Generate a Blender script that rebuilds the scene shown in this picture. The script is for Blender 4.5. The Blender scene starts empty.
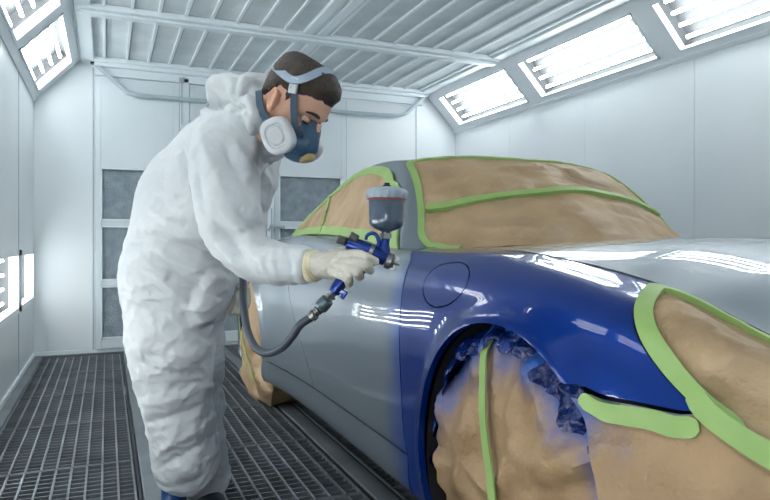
import bpy, bmesh, math, random
from mathutils import Vector, Matrix, noise
random.seed(7)
sc = bpy.context.scene
COL = sc.collection
V = Vector
# ------------------------------------------------------------------ helpers
def link(name, me, mat=None, parent=None, loc=None):
    o = bpy.data.objects.new(name, me)
    COL.objects.link(o)
    if parent: o.parent = parent
    if loc: o.location = loc
    if mat and me is not None:
        me.materials.append(mat)
    return o
def tag(o, label=None, cat=None, group=None, kind=None):
    if label: o['label'] = label
    if cat: o['category'] = cat
    if group: o['group'] = group
    if kind: o['kind'] = kind
    return o
def thing(name, label, cat, loc=(0, 0, 0), group=None):
    o = bpy.data.objects.new(name, None); COL.objects.link(o)
    o.empty_display_size = .1
    o.location = loc
    return tag(o, label, cat, group)
def mesh_from(verts, faces, name='m', smooth=True):
    me = bpy.data.meshes.new(name)
    me.from_pydata([tuple(v) for v in verts], [], faces)
    me.validate(); me.update()
    if smooth:
        for p in me.polygons: p.use_smooth = True
    return me
def rel(me, parent):
    off = V((0, 0, 0))
    while parent is not None:
        off += parent.location; parent = parent.parent
    if off.length > 0: me.transform(Matrix.Translation(-off))
    return me
class MB:
    def __init__(s): s.v = []; s.f = []
    def add(s, vs, fs):
        n = len(s.v); s.v += [V(v) for v in vs]; s.f += [tuple(i+n for i in f) for f in fs]
    def box(s, x0, x1, y0, y1, z0, z1):
        s.add([(x0,y0,z0),(x1,y0,z0),(x1,y1,z0),(x0,y1,z0),(x0,y0,z1),(x1,y0,z1),(x1,y1,z1),(x0,y1,z1)],
              [(0,3,2,1),(4,5,6,7),(0,1,5,4),(1,2,6,5),(2,3,7,6),(3,0,4,7)])
    def obox(s, c, ax, ay, az):
        c, ax, ay, az = V(c), V(ax), V(ay), V(az)
        vs = [c+i*ax+j*ay+k*az for k in (-1, 1) for i, j in ((-1,-1),(1,-1),(1,1),(-1,1))]
        fl = ax.cross(ay).dot(az) < 0
        fs = [(0,3,2,1),(4,5,6,7),(0,1,5,4),(1,2,6,5),(2,3,7,6),(3,0,4,7)]
        s.add(vs, [f[::-1] for f in fs] if fl else fs)
    def tube(s, pts, r, n=12, cap=True, smooth_path=0, ellipse=None):
        pts = [V(p) for p in pts]
        rs = list(r) if isinstance(r, (list, tuple)) else [r]*len(pts)
        if smooth_path:
            pts, rs = spline(pts, rs, smooth_path)
        m = len(pts); base = len(s.v); up = None
        for i in range(m):
            t = (pts[min(i+1, m-1)]-pts[max(i-1, 0)]).normalized()
            if up is None:
                up = t.orthogonal().normalized()
            up = (up-t*up.dot(t)).normalized(); sd = t.cross(up)
            for k in range(n):
                a = 2*math.pi*k/n
                s.v.append(pts[i]+(up*math.cos(a)+sd*math.sin(a))*rs[i])
        for i in range(m-1):
            for k in range(n):
                a = base+i*n+k; b = base+i*n+(k+1) % n
                s.f.append((a, b, b+n, a+n))
        if cap:
            s.f.append(tuple(base+k for k in range(n))[::-1])
            s.f.append(tuple(base+(m-1)*n+k for k in range(n)))
    def loft(s, rings, D, sub=6, n=28, power=2.0):
        """rings: (centre, r1 across the view, r2 along D)"""
        C = [V(r[0]) for r in rings]; A = [r[1] for r in rings]; B = [r[2] for r in rings]
        pts, A2 = spline(C, A, sub); _, B2 = spline(C, B, sub)
        m = len(pts); base = len(s.v); D = V(D)
        for i in range(m):
            t = (pts[min(i+1, m-1)]-pts[max(i-1, 0)]).normalized()
            a1 = t.cross(D).normalized(); a2 = t.cross(a1).normalized()
            for k in range(n):
                a = 2*math.pi*k/n
                ca, sa = math.cos(a), math.sin(a)
                e = 2/power
                ca = math.copysign(abs(ca)**e, ca); sa = math.copysign(abs(sa)**e, sa)
                s.v.append(pts[i]+a1*ca*A2[i]+a2*sa*B2[i])
        for i in range(m-1):
            for k in range(n):
                a = base+i*n+k; b = base+i*n+(k+1) % n
                s.f.append((a, b, b+n, a+n))
        s.f.append(tuple(base+k for k in range(n))[::-1])
        s.f.append(tuple(base+(m-1)*n+k for k in range(n)))
    def lathe(s, c, axis, prof, n=32):
        """prof: (distance along axis, radius)"""
        c = V(c); ax = V(axis).normalized(); u = ax.orthogonal().normalized(); w = ax.cross(u)
        base = len(s.v)
        for h, r in prof:
            for k in range(n):
                a = 2*math.pi*k/n
                s.v.append(c+ax*h+(u*math.cos(a)+w*math.sin(a))*max(r, 1e-5))
        for i in range(len(prof)-1):
            for k in range(n):
                a = base+i*n+k; b = base+i*n+(k+1) % n
                s.f.append((a, b, b+n, a+n))
        s.f.append(tuple(base+k for k in range(n))[::-1])
        s.f.append(tuple(base+(len(prof)-1)*n+k for k in range(n)))
    def ball(s, c, r, ax=None, n=20, m=12):
        """r: 3 radii along the axes ax (3 vectors)"""
        c = V(c); ax = ax or (V((1,0,0)), V((0,1,0)), V((0,0,1)))
        if not isinstance(r, (tuple, list)): r = (r, r, r)
        base = len(s.v)
        for i in range(m+1):
            ph = math.pi*i/m
            for k in range(n):
                a = 2*math.pi*k/n
                s.v.append(c+ax[0]*(r[0]*math.sin(ph)*math.cos(a))+ax[1]*(r[1]*math.sin(ph)*math.sin(a))+ax[2]*(r[2]*math.cos(ph)))
        for i in range(m):
            for k in range(n):
                a = base+i*n+k; b = base+i*n+(k+1) % n
                s.f.append((a, a+n, b+n, b))
    def mesh(s, name='m', smooth=False, merge=0):
        me = mesh_from(s.v, s.f, name, smooth)
        if merge:
            bm = bmesh.new(); bm.from_mesh(me)
            bmesh.ops.remove_doubles(bm, verts=bm.verts, dist=merge)
            bmesh.ops.recalc_face_normals(bm, faces=bm.faces)
            bm.to_mesh(me); bm.free()
        return me
    def build(s, name, mat, parent=None, smooth=False, merge=0, bevel=0, autosmooth=None):
        me = s.mesh(name, smooth, merge)
        rel(me, parent)
        o = link(name, me, mat, parent)
        if bevel:
            b = o.modifiers.new('bevel', 'BEVEL'); b.width = bevel; b.segments = 2; b.limit_method = 'ANGLE'
        if autosmooth:
            sharp(me, autosmooth)
        return o
def sharp(me, deg=40):
    for p in me.polygons: p.use_smooth = True
    bm = bmesh.new(); bm.from_mesh(me)
    lim = math.radians(deg)
    for e in bm.edges:
        if len(e.link_faces) == 2 and e.calc_face_angle(0) > lim: e.smooth = False
    bm.to_mesh(me); bm.free()
def spline(pts, rs, sub):
    P, Rr = [], []
    n = len(pts)
    def g(a, i):
        if i < 0: return a[0]*2-a[1]
        if i >= n: return a[-1]*2-a[-2]
        return a[i]
    def cc(a, i, t):
        p0, p1, p2, p3 = g(a, i-1), g(a, i), g(a, i+1), g(a, i+2)
        return (p1*2+(p2-p0)*t+(p0*2-p1*5+p2*4-p3)*(t*t)+(p1*3-p0-p2*3+p3)*(t**3))*.5
    for i in range(n-1):
        for k in range(sub):
            P.append(cc(pts, i, k/sub)); Rr.append(cc(rs, i, k/sub))
    P.append(pts[-1]); Rr.append(rs[-1])
    return P, Rr
def remesh(mb, voxel, smooth=3, factor=.5):
    me = mb.mesh('tmp', True)
    o = bpy.data.objects.new('tmp', me); COL.objects.link(o)
    m = o.modifiers.new('r', 'REMESH'); m.mode = 'VOXEL'; m.voxel_size = voxel; m.use_smooth_shade = True
    if smooth:
        q = o.modifiers.new('s', 'SMOOTH'); q.iterations = smooth; q.factor = factor
    dg = bpy.context.evaluated_depsgraph_get()
    out = bpy.data.meshes.new_from_object(o.evaluated_get(dg))
    bpy.data.objects.remove(o); bpy.data.meshes.remove(me)
    for p in out.polygons: p.use_smooth = True
    return out
def displace(me, fn):
    ns = [v.normal.copy() for v in me.vertices]
    for v, n in zip(me.vertices, ns):
        v.co = v.co+fn(v.co, n)
    me.update()

def interp(tab, x):
    n = len(tab)
    if x <= tab[0][0]: return tab[0][1]
    if x >= tab[-1][0]: return tab[-1][1]
    for i in range(n-1):
        if x <= tab[i+1][0]: break
    x0, y0 = tab[i]; x1, y1 = tab[i+1]; h = x1-x0
    def slope(j):
        if j <= 0: return (tab[1][1]-tab[0][1])/(tab[1][0]-tab[0][0])
        if j >= n-1: return (tab[-1][1]-tab[-2][1])/(tab[-1][0]-tab[-2][0])
        a = (tab[j][1]-tab[j-1][1])/(tab[j][0]-tab[j-1][0]); b = (tab[j+1][1]-tab[j][1])/(tab[j+1][0]-tab[j][0])
        if a*b <= 0: return 0.0
        m = (tab[j+1][1]-tab[j-1][1])/(tab[j+1][0]-tab[j-1][0])
        lim = 2.5*min(abs(a), abs(b))
        return max(-lim, min(lim, m))
    m0 = slope(i)*h; m1 = slope(i+1)*h; t = (x-x0)/h
    return (2*t**3-3*t*t+1)*y0+(t**3-2*t*t+t)*m0+(-2*t**3+3*t*t)*y1+(t**3-t*t)*m1
CX = 1.77            # car centreline
# stations: y, ten (w, z) points from under the sill over the shoulder to the centreline
STN = [
 (0.34, [(.30,.22),(.42,.24),(.46,.32),(.47,.42),(.46,.48),(.44,.53),(.41,.56),(.38,.575),(.2,.59),(0,.60)]),
 (0.42, [(.45,.19),(.58,.21),(.62,.30),(.63,.42),(.62,.50),(.60,.56),(.56,.60),(.50,.625),(.28,.65),(0,.66)]),
 (0.55, [(.60,.17),(.73,.19),(.77,.30),(.78,.42),(.77,.52),(.74,.60),(.69,.655),(.60,.69),(.32,.725),(0,.735)]),
 (0.70, [(.68,.16),(.80,.18),(.84,.30),(.85,.42),(.84,.54),(.815,.645),(.76,.72),(.62,.745),(.33,.79),(0,.805)]),
 (0.85, [(.70,.15),(.83,.17),(.865,.30),(.875,.44),(.87,.58),(.845,.70),(.785,.773),(.62,.79),(.34,.848),(0,.87)]),
 (1.00, [(.72,.15),(.85,.17),(.885,.30),(.895,.46),(.89,.62),(.862,.755),(.79,.832),(.635,.846),(.34,.90),(0,.92)]),
 (1.28, [(.73,.15),(.86,.17),(.90,.30),(.908,.50),(.900,.67),(.868,.81),(.79,.882),(.66,.901),(.35,.948),(0,.962)]),
 (1.60, [(.73,.15),(.85,.17),(.88,.30),(.885,.50),(.880,.68),(.855,.82),(.785,.902),(.69,.930),(.36,.955),(0,.968)]),
 (1.85, [(.73,.15),(.85,.17),(.87,.30),(.872,.50),(.868,.68),(.842,.815),(.785,.892),(.70,.928),(.36,.940),(0,.945)]),
 (2.20, [(.73,.15),(.85,.17),(.866,.30),(.866,.50),(.860,.68),(.834,.80),(.785,.880),(.71,.930),(.4,.92),(0,.92)]),
 (2.70, [(.73,.15),(.85,.17),(.866,.30),(.866,.50),(.860,.68),(.834,.81),(.785,.895),(.71,.950),(.4,.92),(0,.92)]),
 (3.20, [(.74,.15),(.86,.17),(.88,.30),(.880,.50),(.875,.68),(.845,.82),(.785,.915),(.71,.978),(.4,.92),(0,.92)]),
 (3.60, [(.77,.15),(.89,.17),(.91,.30),(.915,.50),(.910,.68),(.875,.83),(.800,.93),(.70,.995),(.4,.95),(0,.95)]),
 (4.00, [(.79,.15),(.91,.17),(.93,.30),(.935,.50),(.928,.68),(.89,.83),(.800,.93),(.68,.985),(.4,.95),(0,.95)]),
 (4.40, [(.76,.17),(.88,.19),(.90,.30),(.905,.50),(.895,.66),(.86,.80),(.76,.89),(.64,.935),(.4,.93),(0,.93)]),
 (4.75, [(.65,.22),(.76,.25),(.78,.34),(.785,.50),(.775,.62),(.73,.72),(.65,.79),(.54,.82),(.3,.83),(0,.83)]),
 (4.95, [(.45,.30),(.54,.33),(.56,.38),(.565,.48),(.555,.56),(.52,.62),(.46,.66),(.38,.68),(.2,.69),(0,.69)]),
]
TABW = [[(s[0], 1.055*s[1][k][0]) for s in STN] for k in range(10)]
TABZ = [[(s[0], s[1][k][1]) for s in STN] for k in range(10)]
def cr(p0, p1, p2, p3, t):
    return .5*((2*p1)+(-p0+p2)*t+(2*p0-5*p1+4*p2-p3)*t*t+(-p0+3*p1-3*p2+p3)*t**3)
_sec = {}
def section(y):
    k = round(y, 5)
    if k not in _sec:
        _sec[k] = ([interp(t, y) for t in TABW], [interp(t, y) for t in TABZ])
    return _sec[k]
ARC_Y, ARC_Z, ARC_R = 1.29, .357, .405
RARC_Y, RARC_Z, RARC_R = 4.02, .35, .40
def body(y, s):
    W, Z = section(y)
    i = min(8, int(s)); t = s-i
    def g(a, j):
        if j < 0: return 2*a[0]-a[1]
        if j > 9: return (-W[8] if a is W else Z[8])
        return a[j]
    w = cr(g(W, i-1), g(W, i), g(W, i+1), g(W, i+2), t)
    z = cr(g(Z, i-1), g(Z, i), g(Z, i+1), g(Z, i+2), t)
    if s < 7:
        for (cy, cz, r) in ((ARC_Y, ARC_Z, ARC_R), (RARC_Y, RARC_Z, RARC_R)):
            d = math.hypot(y-cy, z-cz)-r
            w += .014*math.exp(-((d-.005)/.028)**2)
    return (CX-w, y, z)
# greenhouse
PROF = [(1.3,.58),(1.6,.775),(1.86,.94),(2.0,1.04),(2.2,1.175),(2.35,1.262),(2.45,1.305),(2.6,1.343),(2.8,1.366),(3.0,1.372),(3.3,1.335),(3.7,1.215),(4.1,1.065),(4.5,.91),(4.9,.72),(5.2,.55)]
def topz(w, y):
    bow = interp([(1.6,.42),(2.15,.40),(2.6,.24),(3.0,.1),(3.4,0)], y)
    q = (w/.74)**2
    return interp(PROF, y-bow*q)-.035*q
def side_w(z, y):
    W, Z = section(y)
    h = z-(Z[7]-.01)
    lean = interp([(2.0,.43),(3.0,.46),(3.6,.62),(4.2,.9)], y)
    return W[7]-.008-lean*h-.12*h*h
_gs = {}
def gsec(y, n=(26, 44)):
    k = round(y, 5)
    if k in _gs: return _gs[k]
    W, Z = section(y); zb = Z[7]-.03
    lo, hi = zb, 1.5
    if topz(side_w(zb, y), y) <= zb: zr = zb
    else:
        for _ in range(30):
            m = (lo+hi)/2
            if topz(max(side_w(m, y), 0), y) > m: lo = m
            else: hi = m
        zr = lo
    pts = []
    for i in range(n[0]): 
        z = zb+(zr-zb)*i/n[0]; pts.append([side_w(z, y), z])
    wr = side_w(zr, y)
    for i in range(n[1]+1):
        w = wr*(1-i/n[1]); pts.append([w, topz(w, y)])
    for _ in range(14):
        q = [p[:] for p in pts]
        for i in range(max(1, n[0]-9), n[0]+9):
            pts[i] = [(q[i-1][0]+2*q[i][0]+q[i+1][0])/4, (q[i-1][1]+2*q[i][1]+q[i+1][1])/4]
    _gs[k] = pts
    return pts
def green(y, q):
    pts = gsec(y); f = q*26 if q <= 1 else 26+(q-1)*44
    i = min(len(pts)-2, int(f)); t = f-i
    return (CX-(pts[i][0]*(1-t)+pts[i+1][0]*t), y, pts[i][1]*(1-t)+pts[i+1][1]*t)

# ------------------------------------------------------------------ materials

def mat(name, col, rough=.5, metal=0, coat=0, coat_rough=.03, bump=None, var=None, emis=None, spec=.5, alpha=None, trans=0, sheen=0):
    """bump: (scale, strength, distance[, detail]); var: (scale, colour2, low, high)"""
    m = bpy.data.materials.new(name); m.use_nodes = True
    nt = m.node_tree; b = nt.nodes['Principled BSDF']
    b.inputs['Base Color'].default_value = (*col, 1); b.inputs['Roughness'].default_value = rough
    b.inputs['Metallic'].default_value = metal; b.inputs['Specular IOR Level'].default_value = spec
    b.inputs['Coat Weight'].default_value = coat; b.inputs['Coat Roughness'].default_value = coat_rough
    b.inputs['Transmission Weight'].default_value = trans
    if sheen: b.inputs['Sheen Weight'].default_value = sheen
    if emis:
        b.inputs['Emission Color'].default_value = (*emis[0], 1); b.inputs['Emission Strength'].default_value = emis[1]
    geo = nt.nodes.new('ShaderNodeNewGeometry')
    def nz(scale, detail=5, stretch=None):
        n = nt.nodes.new('ShaderNodeTexNoise'); n.inputs['Scale'].default_value = scale; n.inputs['Detail'].default_value = detail
        if stretch:
            mp = nt.nodes.new('ShaderNodeMapping'); mp.inputs['Scale'].default_value = stretch
            nt.links.new(geo.outputs['Position'], mp.inputs['Vector']); nt.links.new(mp.outputs[0], n.inputs['Vector'])
        else:
            nt.links.new(geo.outputs['Position'], n.inputs['Vector'])
        return n
    if var:
        n = nz(var[0], 6, var[4] if len(var) > 4 else None)
        r = nt.nodes.new('ShaderNodeMapRange'); r.inputs['From Min'].default_value = var[2]; r.inputs['From Max'].default_value = var[3]
        mx = nt.nodes.new('ShaderNodeMix'); mx.data_type = 'RGBA'
        mx.inputs['A'].default_value = (*col, 1); mx.inputs['B'].default_value = (*var[1], 1)
        nt.links.new(n.outputs['Fac'], r.inputs['Value']); nt.links.new(r.outputs[0], mx.inputs['Factor'])
        nt.links.new(mx.outputs['Result'], b.inputs['Base Color'])
    if bump:
        last = None
        for bb in (bump if isinstance(bump[0], tuple) else (bump,)):
            n = nz(bb[0], bb[3] if len(bb) > 3 else 4, bb[4] if len(bb) > 4 else None)
            if len(bb) > 5: n.noise_type = bb[5]; n.normalize = True
            bp = nt.nodes.new('ShaderNodeBump'); bp.inputs['Strength'].default_value = bb[1]; bp.inputs['Distance'].default_value = bb[2]
            nt.links.new(n.outputs['Fac'], bp.inputs['Height'])
            if last: nt.links.new(last.outputs[0], bp.inputs['Normal'])
            last = bp
        nt.links.new(last.outputs[0], b.inputs['Normal'])
    return m
def add_mix(m, col2, build_fac):
    """mix a second paint into the base colour with a factor socket made by build_fac(nt, geo)"""
    nt = m.node_tree; b = nt.nodes['Principled BSDF']; geo = nt.nodes.new('ShaderNodeNewGeometry')
    mx = nt.nodes.new('ShaderNodeMix'); mx.data_type = 'RGBA'
    src = b.inputs['Base Color'].links[0].from_socket if b.inputs['Base Color'].links else None
    if src: nt.links.new(src, mx.inputs['A'])
    else: mx.inputs['A'].default_value = b.inputs['Base Color'].default_value
    mx.inputs['B'].default_value = (*col2, 1)
    nt.links.new(build_fac(nt, geo), mx.inputs['Factor']); nt.links.new(mx.outputs['Result'], b.inputs['Base Color'])
    return mx
def math_node(nt, op, a, b=None, c=None, clamp=False):
    n = nt.nodes.new('ShaderNodeMath'); n.operation = op; n.use_clamp = clamp
    for i, q in enumerate((a, b, c)):
        if q is None: continue
        if isinstance(q, (int, float)): n.inputs[i].default_value = q
        else: nt.links.new(q, n.inputs[i])
    return n.outputs[0]
BLUE = (.0, .026, .20)
SILV = (.21, .25, .29)
M = {}
M['wall'] = mat('painted_wall_panel', (.74, .78, .80), .32, spec=.4, bump=(1.6, .12, .02, 2), var=(1.2, (.69, .735, .76), .35, .7))
M['wall_door'] = mat('painted_door_panel', (.68, .74, .77), .4, var=(2, (.61, .67, .70), .3, .75))
M['frame'] = mat('white_frame_metal', (.74, .80, .83), .35)
M['seam'] = mat('seam_grey', (.38, .44, .48), .6)
M['ceil_media'] = mat('ceiling_filter_media', (.70, .75, .77), .9, bump=(60, .3, .01), var=(3.5, (.57, .62, .65), .35, .7))
M['rib'] = mat('ceiling_rib', (.78, .83, .86), .4)
M['filter'] = mat('exhaust_filter', (.33, .39, .43), .95, bump=(90, .8, .02), var=(14, (.22, .27, .31), .3, .7))
M['steel'] = mat('grate_steel', (.25, .275, .30), .45, metal=.6, var=(5, (.16, .175, .19), .3, .7))
M['beam'] = mat('floor_beam_steel', (.20, .225, .245), .5, metal=.4, bump=(40, .2, .004), var=(4, (.13, .15, .165), .3, .7))
M['pit'] = mat('pit_dark', (.02, .022, .025), .9)
M['housing'] = mat('lamp_housing', (.80, .85, .88), .35)
M['reflector'] = mat('lamp_reflector', (.09, .10, .105), .5)
M['glass'] = mat('clear_glass', (1, 1, 1), .02, trans=1)
M['tube'] = mat('fluorescent_tube', (1, 1, 1), .4, emis=((.95, .99, 1.0), 16))
M['pipe'] = mat('grey_pipe', (.42, .50, .54), .4)
M['dark'] = mat('dark_metal', (.03, .035, .04), .4, metal=.5)
M['blue'] = mat('blue_paint', BLUE, .34, metal=.35, coat=1, coat_rough=.015, spec=.05)
M['blue'].node_tree.nodes['Principled BSDF'].inputs['Coat IOR'].default_value = 1.36
M['silver'] = mat('silver_base_paint', SILV, .36, metal=.6, coat=1, coat_rough=.015)
M['door_paint'] = mat('silver_door_paint', SILV, .36, metal=.6, coat=1, coat_rough=.015)
def door_fac(nt, geo):
    sp = nt.nodes.new('ShaderNodeSeparateXYZ'); nt.links.new(geo.outputs['Position'], sp.inputs[0])
    n = nt.nodes.new('ShaderNodeTexNoise'); n.inputs['Scale'].default_value = 5; n.inputs['Detail'].default_value = 3
    nt.links.new(geo.outputs['Position'], n.inputs['Vector'])
    off = math_node(nt, 'MULTIPLY_ADD', n.outputs['Fac'], .12, -.06)
    yy = math_node(nt, 'ADD', sp.outputs['Y'], off)
    yy = math_node(nt, 'MULTIPLY_ADD', sp.outputs['Z'], -.10, yy)
    f = nt.nodes.new('ShaderNodeMapRange'); f.interpolation_type = 'SMOOTHERSTEP'
    f.inputs['From Min'].default_value = 2.00; f.inputs['From Max'].default_value = 1.77
    f.inputs['To Max'].default_value = .93
    nt.links.new(yy, f.inputs['Value']); return f.outputs[0]
add_mix(M['door_paint'], (.004, .06, .36), door_fac)
M['kraft'] = mat('kraft_paper', (.45, .32, .19), .55, spec=.35, bump=((4.5, 1.0, .13, 1.5, None, 'RIDGED_MULTIFRACTAL'), (9, .35, .05, 6), (34, .35, .012, 5)), var=(5, (.38, .26, .145), .35, .68))
M['tape'] = mat('green_tape', (.25, .40, .115), .5, bump=(60, .25, .004), var=(12, (.30, .45, .15), .3, .7))
M['film'] = mat('blue_oversprayed_film', (.001, .012, .10), .22, spec=.4, coat=.3, coat_rough=.08, bump=((22, .9, .04, 3), (60, .4, .01, 4)), var=(16, (.004, .035, .22), .45, .8))
M['rubber'] = mat('tyre_rubber', (.02, .02, .02), .8)
M['black'] = mat('black_interior', (.008, .008, .01), .7)
M['cloth'] = mat('white_coverall', (.585, .61, .62), .62, spec=.3, bump=((9, .55, .03, 3, None, 'RIDGED_MULTIFRACTAL'), (22, .4, .012, 3, None, 'RIDGED_MULTIFRACTAL'), (60, .3, .006, 4)), var=(3, (.53, .56, .57), .35, .75))
M['skin'] = mat('skin', (.66, .39, .28), .5, spec=.4, bump=(90, .1, .003), var=(18, (.56, .30, .20), .4, .75))
M['skin'].node_tree.nodes['Principled BSDF'].inputs['Subsurface Weight'].default_value = .08
M['hair'] = mat('dark_brown_hair', (.028, .018, .012), .6, bump=((180, .9, .006, 6),), var=(60, (.05, .033, .022), .4, .7))
M['glove'] = mat('latex_glove', (.50, .48, .41), .45, bump=((45, .5, .012, 4),), var=(20, (.47, .44, .37), .35, .7))
M['glove_cuff'] = mat('cream_knit_cuff', (.70, .62, .42), .8, bump=(120, .5, .004))
M['mask_blue'] = mat('blue_rubber_mask', (.032, .085, .15), .42, bump=(40, .1, .004))
M['strap'] = mat('grey_elastic_strap', (.05, .085, .13), .65, bump=(200, .4, .002))
M['strap_light'] = mat('light_grey_cradle', (.27, .34, .42), .45)
M['cartridge'] = mat('light_grey_cartridge', (.56, .58, .59), .45, var=(20, (.48, .50, .52), .35, .7))
M['valve'] = mat('yellowed_valve', (.36, .27, .10), .4)
M['gun'] = mat('blue_anodised_gun', (.006, .035, .22), .28, metal=.7, coat=.5)
M['chrome'] = mat('brushed_metal', (.38, .38, .37), .3, metal=.95, bump=(90, .2, .002), var=(60, (.20, .20, .19), .35, .7))
M['cup'] = mat('smoky_cup', (.08, .11, .15), .14, metal=.1, coat=.8, var=(30, (.05, .08, .12), .4, .65))
M['cup_lid'] = mat('milky_cup_lid', (.27, .33, .38), .35, spec=.6)
M['red'] = mat('red_ring', (.35, .05, .05), .4)
M['hose'] = mat('dark_hose', (.035, .045, .065), .5)
M['shoe'] = mat('blue_shoe', (.01, .05, .17), .5)
M['shoe_dark'] = mat('dark_shoe', (.02, .03, .04), .5)
M['sole'] = mat('shoe_sole', (.03, .03, .03), .8)
M['white'] = mat('eye_white', (.7, .68, .66), .2)
M['lash'] = mat('dark_iris', (.02, .012, .01), .3)
# ------------------------------------------------------------------ room
XL, XR, YB, YF, ZC = -.566, 3.47, 6.18, -2.9, 2.54
CL, CR_, ZK = -.20, 3.10, 2.15      # coving: inner edge and lower height
def struct(name, mb, m, **k):
    o = mb.build(name, m, None, **k); o['kind'] = 'structure'; return o
def wall_panel(name, x, sgn, ycuts, hole=None):
    mb = MB()
    ys = [YF]+ycuts+[YB]
    for a, b in zip(ys, ys[1:]):
        x0, x1 = (x-.05, x) if sgn > 0 else (x, x+.05)
        if hole:
            mb.box(x0, x1, a+.0015, b-.0015, 0, hole[0]); mb.box(x0, x1, a+.0015, b-.0015, hole[1], ZK)
        else:
            mb.box(x0, x1, a+.0015, b-.0015, 0, ZK)
    return mb
struct('wall_right', wall_panel('w', XR, -1, [-1.9, -.9, .1, 1.05, 2.06, 3.06, 4.10, 5.15]), M['wall'], bevel=.002)
t = MB(); t.box(XR+.05, XR+.07, YF, YB, 0, ZK); struct('trim_1', t, M['seam'])
# left wall with a low row of light boxes
lowY = [(5.24, 6.04), (3.90, 5.08), (2.52, 3.74), (1.14, 2.36), (-.24, .98), (-1.62, -.40)]
mb = MB()
mb.box(XL-.05, XL, YF, YB, 0, .47); mb.box(XL-.05, XL, YF, YB, .90, ZK)
prev = YF
for a, b in sorted(lowY):
    mb.box(XL-.05, XL, prev, a, .47, .90); prev = b
mb.box(XL-.05, XL, prev, YB, .47, .90)
struct('wall_left', mb, M['wall'])
mb = MB()
for y in (-1.9, -.9, .1, 1.1, 2.1, 3.1, 4.1, 5.16):
    mb.box(XL, XL+.003, y-.004, y+.004, 0, .465); mb.box(XL, XL+.003, y-.004, y+.004, .905, ZK)
struct('trim_2', mb, M['seam'])
# front end wall (behind the camera)
mb = MB(); mb.box(XL-.05, XR+.05, YF-.05, YF, 0, ZC+.1); struct('wall_front', mb, M['wall'])
# back wall
mb = MB(); mb.box(XL-.05, XR+.05, YB, YB+.05, 0, ZC+.1); struct('wall_back', mb, M['wall'])
mb = MB()
for x in (2.215, 3.0): mb.box(x-.005, x+.005, YB-.004, YB, .02, 2.40)
mb.box(-.115, -.103, YB-.006, YB, .02, 2.47)
struct('trim_3', mb, M['seam'])
mb = MB(); mb.box(-.10, 3.06, YB-.05, YB, 2.40, 2.47); mb.box(-.04, 3.0, YB-.012, YB, 2.385, 2.40)
mb.box(-.10, 3.06, YB-.10, YB, 2.47, ZC)
struct('trim_4', mb, M['frame'], bevel=.004)
# coving with light openings
def cov_pt(side, s, d=0):
    """point on the sloping light face: s metres up from its lower edge, d metres outward behind it"""
    a, b = ((XR, ZK), (CR_, ZC)) if side > 0 else ((XL, ZK), (CL, ZC))
    L = math.hypot(b[0]-a[0], b[1]-a[1]); ux, uz = (b[0]-a[0])/L, (b[1]-a[1])/L
    nx, nz_ = (uz, -ux) if side > 0 else (-uz, ux)
    return a[0]+ux*s+nx*d, a[1]+uz*s+nz_*d
LS = math.hypot(XR-CR_, ZC-ZK)
panY = [(4.78, 6.0), (3.305, 4.585), (1.84, 3.125), (.37, 1.65), (-1.10, .18), (-2.57, -1.29)]
def cov_box(mb, side, s0, s1, d0, d1, y0, y1):
    vs = []
    for y in (y0, y1):
        for s, d in ((s0, d0), (s1, d0), (s1, d1), (s0, d1)):
            x, z = cov_pt(side, s, d); vs.append((x, y, z))
    fs = [(0,1,2,3),(7,6,5,4),(0,4,5,1),(1,5,6,2),(2,6,7,3),(3,7,4,0)]
    mb.add(vs, fs if side < 0 else [f[::-1] for f in fs])
for side, nm in ((1, 'trim_5'), (-1, 'trim_6')):
    mb = MB()
    cov_box(mb, side, -.02, .066, 0, .05, YF, YB); cov_box(mb, side, .432, LS+.03, 0, .05, YF, YB)
    prev = YF
    for a, b in sorted(panY):
        cov_box(mb, side, .066, .432, 0, .05, prev, a); prev = b
    cov_box(mb, side, .066, .432, 0, .05, prev, YB)
    # raised lips along both long edges
    cov_box(mb, side, -.004, .02, -.012, .0, YF, YB); cov_box(mb, side, LS-.03, LS, -.012, 0, YF, YB)
    struct(nm, mb, M['housing'], merge=0)
def light_cov(side, a, b, label, grp):
    cx, cz = cov_pt(side, .25, .06)
    t = thing('light_fixture', label, 'light fixture', (cx, (a+b)/2, cz), grp)
    h = MB()
    cov_box(h, side, .050, .448, .13, .14, a-.02, b+.02); cov_box(h, side, .050, .060, .051, .13, a-.02, b+.02); cov_box(h, side, .438, .448, .051, .13, a-.02, b+.02)
    cov_box(h, side, .060, .438, .051, .13, a-.02, a-.01); cov_box(h, side, .060, .438, .051, .13, b+.01, b+.02)
    h.build('reflector', M['reflector'], t)
    f = MB()
    for s0, s1 in ((.060, .074), (.424, .438)): cov_box(f, side, s0, s1, -.008, .012, a-.006, b+.006)
    for y0, y1 in ((a-.006, a+.008), (b-.008, b+.006)): cov_box(f, side, .060, .438, -.008, .012, y0, y1)
    f.build('frame', M['frame'], t)
    for k in range(4):
        s = .066+.366*(k+.5)/4
        x, z = cov_pt(side, s, .075)
        q = MB(); q.tube([(x, a+.03, z), (x, b-.03, z)], .0118, 10)
        q.build('tube', M['tube'], t, autosmooth=40)
    return t
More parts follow.
